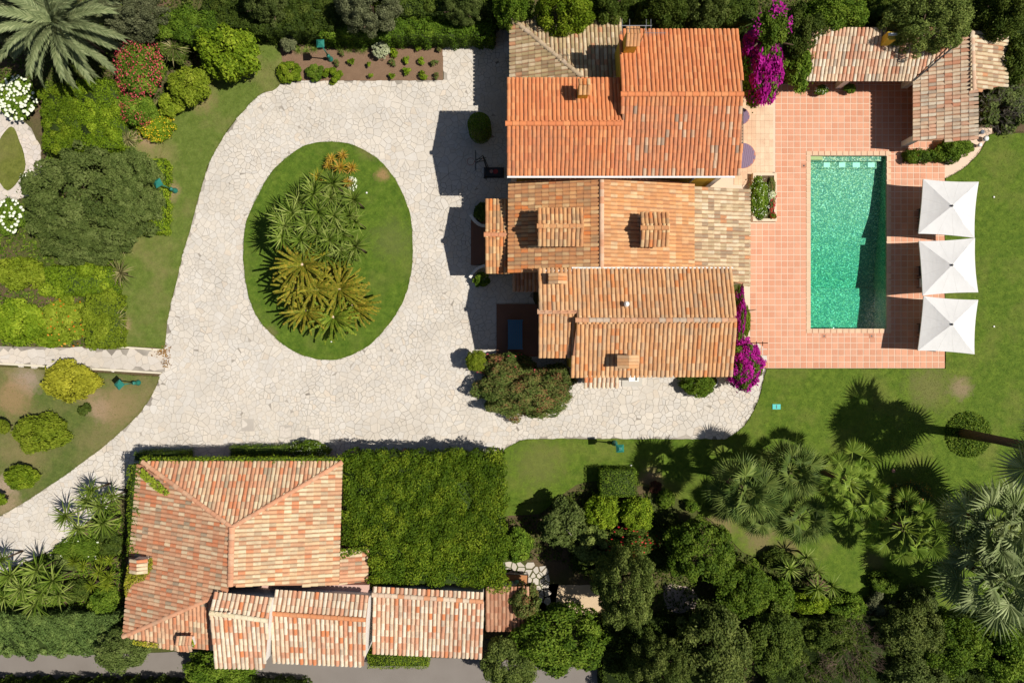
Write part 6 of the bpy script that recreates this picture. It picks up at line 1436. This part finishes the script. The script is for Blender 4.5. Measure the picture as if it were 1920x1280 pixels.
# basketball stand
bs = empty('basketball_stand', P(926, 324, 0), 0, 'black portable basketball stand in the shade of the villa', 'basketball hoop')
o0 = bs.location
m = MB(); m.add([(-.68, -.36, .01), (.68, -.36, .01), (.68, .36, .01), (-.68, .36, .01), (-.60, -.28, .26), (.60, -.28, .26), (.60, .28, .26), (-.60, .28, .26)], [(3, 2, 1, 0), (4, 5, 6, 7), (0, 1, 5, 4), (1, 2, 6, 5), (2, 3, 7, 6), (3, 0, 4, 7)]); b_ = m.build('base', dark_metal, bs)
redp = plain('red_print', (.28, .03, .035), .6, .3)
m = MB(); m.tube([(.12, .02, .262), (.12, .02, .268)], .17, 14); m.build('logo', redp, b_)
m = MB(); m.tube([(-.16, .03, .263), (-.16, .03, .27)], .12, 14); m.build('logo', plain('pale_print', (.35, .2, .18), .6, .3), b_)
top_ = P(893, 301, 3.3) - o0
m = MB(); m.tube([(-.45, .1, .2), (-.62, .45, 2.4)], .045, 8); m.tube([(-.35, .25, .2), (-.55, .5, 1.6)], .03, 6); m.build('pole', dark_metal, bs)
m = MB()
for s_ in (-.08, .08): m.tube([(-.62, .45 + s_, 2.4), (top_.x, top_.y + s_, 3.0)], .022, 6); m.tube([(-.45, .40 + s_, 2.0), (top_.x, top_.y + s_, 3.25)], .022, 6)
m.build('arm', dark_metal, bs)
m = MB(); m.box((top_.x - .06, top_.y - .56, 2.85), (top_.x - .02, top_.y + .56, 3.6)); m.build('backboard', plain('smoked_board', (.045, .05, .055), .3, .4), bs)
m = MB(); cx, cy = top_.x - .36, top_.y
ringp = [(cx + .23 * math.cos(k * .5236), cy + .23 * math.sin(k * .5236), 3.05) for k in range(13)]
m.tube(ringp, .012, 5, cap=False); m.tube([(top_.x - .06, cy, 3.05), (cx + .23, cy, 3.05)], .02, 5); m.build('hoop', redp, bs)
m = MB()
for k in range(12):
    a = k * .5236; m.tube([(cx + .23 * math.cos(a), cy + .23 * math.sin(a), 3.05), (cx + .13 * math.cos(a + .26), cy + .13 * math.sin(a + .26), 2.68)], .006, 3)
m.build('net', white_p, bs)
# round terrace tables
def table(label, px, py, r_):
    p = P(px, py, .74); root = empty('round_table', (p.x, p.y, .034), 0, label, 'table', 'round purple tables on the pale terrace')
    m = MB(); m.tube([(0, 0, .68), (0, 0, .71)], r_, 40, cap=True); m.build('table_top', plain('table_edge', (.42, .16, .11), .6, .3), root)
    for k in range(13):
        x = -r_ + (k + .5) * 2 * r_ / 13; hw = math.sqrt(max(0, r_ ** 2 - (abs(x) + r_ / 13) ** 2)); hw = max(hw, .12)
        m = MB(); m.box((x - r_ / 13 + .006, -hw, .71), (x + r_ / 13 - .006, hw, .728)); m.build('slat', purple_top, root, rot=(0, 0, -.15))
    for k in range(4):
        a = .785 + k * 1.571; m = MB(); m.tube([(math.cos(a) * r_ * .7, math.sin(a) * r_ * .7, .68), (math.cos(a) * r_ * .8, math.sin(a) * r_ * .8, -.01)], .03, 6); m.build('leg', dark_metal, root)
table('round purple slatted table half under the villa eaves, beside the planter', 1393, 292, .84); table('smaller round purple table under the bougainvillea at the villa wall', 1390, 218, .55)
# planter with flowers between terrace and patio
pl = empty('planter', P(1430, 372, 0), 0, 'long low stone planter between the terrace and the lean-to roof', 'planter')
m = MB(); hx, hy = 22 * S, 45 * S
for (x0_, y0_, x1_, y1_) in ((-hx, -hy, hx, -hy + .18), (-hx, hy - .18, hx, hy), (-hx, -hy + .18, -hx + .18, hy - .18), (hx - .18, -hy + .18, hx, hy - .18)): m.box((x0_, y0_, -.02), (x1_, y1_, .42))
m.build('wall', plain('planter_stone', (.66, .52, .38), .9, .1), pl); m = MB(); m.box((-hx + .18, -hy + .18, -.02), (hx - .18, hy - .18, .34)); m.build('earth', soil, pl)
SH('geranium', 'leafy green plants with white flowers filling the stone planter', 'plants', 1424, 372, 22, 1.0, 'mid', 'med', ry=42, fl='fl_white', fl_n=120, fl_s=.06, ratio=.8)
SH('geranium', 'red and pink geraniums hanging over the patio side of the planter', 'geraniums', 1447, 365, 9, .7, 'photinia', 'small', ry=34, fl='fl_red', fl_n=60, fl_s=.2, fl_c=6)
SH('geranium', 'small red flowers at the patio corner of the planter', 'geraniums', 1450, 405, 7, .6, 'mid', 'tiny', fl='fl_red', fl_n=26, fl_s=.35)
SH('geranium', 'pale pink flowers on the patio side of the planter', 'geraniums', 1448, 366, 8, .85, 'white_leaf', 'tiny', ry=9, fl='fl_white', fl_n=26, fl_s=.3)
m = MB(); p = P(1445, 328); m.box((-.3, -.05, .03), (.0, .05, .1)); m.tube([(.1, 0, .02), (.1, 0, .3), (.1, 0, .34)], [.12, .12, .05], 10); tag(m.build('terrace_light', dark_metal, loc=(p.x, p.y, 0)), 'small black outdoor spotlight at the planter end', 'spotlight')
# courtyard table
p = P(966, 627, .7); bt = empty('garden_table', (p.x, p.y, .12), 0, 'blue painted garden table on the shaded brown courtyard', 'table')
for k in range(7):
    m = MB(); m.box((-.48 + k * .138, -.9, .68), (-.48 + k * .138 + .128, .9, .71)); m.build('slat', blue_paint, bt)
for sy in (-1, 1):
    m = MB(); m.box((-.52, sy * .94 - .04, .66), (.52, sy * .94 + .04, .72)); m.build('end_rail', blue_paint, bt)
    for sx in (-1, 1): m = MB(); m.box((sx * .42 - .03, sy * .8 - .03, -.01), (sx * .42 + .03, sy * .8 + .03, .68)); m.build('leg', blue_paint, bt)
# outdoor sink, urn
p = P(1188, 708, .8); sk = empty('outdoor_sink', (p.x, p.y, .08), 0, 'white outdoor sink on a concrete slab at the villa wall', 'sink')
m = MB()
for bx_ in ((-.32, -.24, .32, -.18), (-.32, .18, .32, .24), (-.32, -.18, -.02, .18), (.24, -.18, .32, .18)): m.box((bx_[0], bx_[1], .55), (bx_[2], bx_[3], .78))
m.box((-.02, -.18, .55), (.24, .18, .60)); m.build('basin', white_p, sk)
m = MB(); m.box((-.26, -.15, -.01), (-.12, .15, .55)); m.box((.12, -.15, -.01), (.26, .15, .55)); m.build('pedestal', white_r, sk)
m = MB(); m.tube([(.1, .2, .75), (.1, .2, .95), (.1, .02, .97), (.1, .0, .9)], .018, 6); m.build('tap', grey_metal, sk)
p = P(1335, 714, .5); ur = empty('stone_urn', (p.x, p.y, 0), 0, 'white stone urn beside the dark bush under the villa eaves', 'urn')
m = MB(); m.tube([(0, 0, 0), (0, 0, .08), (0, 0, .15), (0, 0, .4), (0, 0, .62), (0, 0, .68)], [.22, .22, .1, .26, .34, .38], 16); m.build('bowl', white_r, ur, True)
m = MB(); m.tube([(0, 0, .66), (0, 0, .69)], .31, 16); m.build('earth', soil, ur)
# tray with bowls in the lower garden
p = P(960, 1087, .6); ty = empty('potting_table', (p.x, p.y, 0), -.05, 'rusty metal potting table holding a row of bowls beside the pergola', 'table')
rust = plain('rusty_orange', (.42, .19, .08), .8, .2, .2)
m = MB(); m.box((-1.05, -.38, .55), (1.05, .38, .58)); m.build('table_top', rust, ty)
m = MB(); 
for (x0_, y0_, x1_, y1_) in ((-1.08, -.42, 1.08, -.385), (-1.08, .385, 1.08, .42), (-1.08, -.385, -1.055, .385), (1.055, -.385, 1.08, .385)): m.box((x0_, y0_, .5), (x1_, y1_, .66))
m.build('rim', dark_metal, ty)
for sx in (-1, 1):
    for sy in (-1, 1): m = MB(); m.box((sx * 1.0 - .03, sy * .35 - .03, -.03), (sx * 1.0 + .03, sy * .35 + .03, .55)); m.build('leg', dark_metal, ty)
for k, (x, y, r_, c, lb) in enumerate(((937, 1086, .17, (.45, .27, .17), 'brown clay bowl at the end of the row on the rusty table'), (944, 1089, .13, (.25, .5, .62), 'pale blue bowl on the rusty table'), (951, 1091, .16, (.45, .02, .02), 'red bowl in the middle of the row on the rusty table'), (960, 1092, .16, (.5, .42, .32), 'beige bowl with a dark filling on the rusty table'), (969, 1091, .19, (.32, .6, .33), 'pale green bowl on the rusty table'))):
    q = P(x, y, .65); rt = empty('bowl', (q.x, q.y, .578), 0, lb, 'bowl', 'bowls on the potting table')
    m = MB(); m.tube([(0, 0, 0), (0, 0, .05), (0, 0, .14), (0, 0, .13), (0, 0, .06)], [r_ * .6, r_ * .8, r_, r_ * .88, r_ * .6], 16); m.build('shell', plain('bowl_glaze_%s' % 'abcde'[k], c, .4, .4), rt, True)
# small things on the lawns
p = P(1455, 762); m = MB(); m.box((-.27, -.17, .03), (.27, .17, .1)); bx_o = m.build('valve_box', plain('teal_plastic', (.0, .40, .36), .5, .4, .05), loc=(p.x, p.y, 0)); tag(bx_o, 'flat teal plastic irrigation box set in the lawn', 'box')
m = MB(); m.box((-.02, -.12, .1), (.02, .12, .115)); m.build('lid_handle', dark_metal, bx_o)
p = P(1674, 882); fr_ = tag(obj('frisbee', None, None) if False else MB().mesh and (lambda m_: (m_.tube([(0, 0, .05), (0, 0, .08), (0, 0, .095)], [.11, .12, .09], 18), m_.build('plastic_disc', plain('pink_plastic', (.62, .27, .2), .5, .3), loc=(p.x, p.y, .02)))[1])(MB()), 'small pink plastic disc lying on the lawn near the palms', 'disc')
for (x, y, lb) in ((1862, 370, 'pale sprinkler head on the lawn beside the parasol nearest the pool house'), (1862, 612, 'pale sprinkler head on the lawn beside the farthest parasol'), (688, 362, 'white ball light on the island lawn'), (622, 640, 'white sprinkler head beside the greenest cycad'), (1183, 872, 'pale sprinkler head beside the square clipped hedge')):
    p = P(x, y); m = MB(); m.tube([(0, 0, -.03), (0, 0, .03), (0, 0, .06), (0, 0, .08)], [.04, .06, .06, .03], 10); o = m.build('sprinkler', white_p, loc=(p.x, p.y, .04)); tag(o, lb, 'sprinkler')
# scattered toys and pots at the pool house end
for k, (x, y, r_, c, lb) in enumerate(((1843, 262, .18, (.7, .7, .68), 'white pot on the path end beside the pool house'), (1836, 250, .14, (.25, .3, .38), 'blue-grey pot beside the pool house wall'), (1832, 274, .13, (.72, .7, .66), 'small white pot at the tip of the pool house bed'))):
    p = P(x, y); root = empty('flower_pot', (p.x, p.y, .01), 0, lb, 'pot'); m = MB(); m.tube([(0, 0, 0), (0, 0, .28), (0, 0, .32), (0, 0, .27)], [r_ * .65, r_, r_ * 1.05, r_ * .85], 14); m.build('pot', plain('pot_glaze_%s' % 'abc'[k], c, .6, .3), root, True)
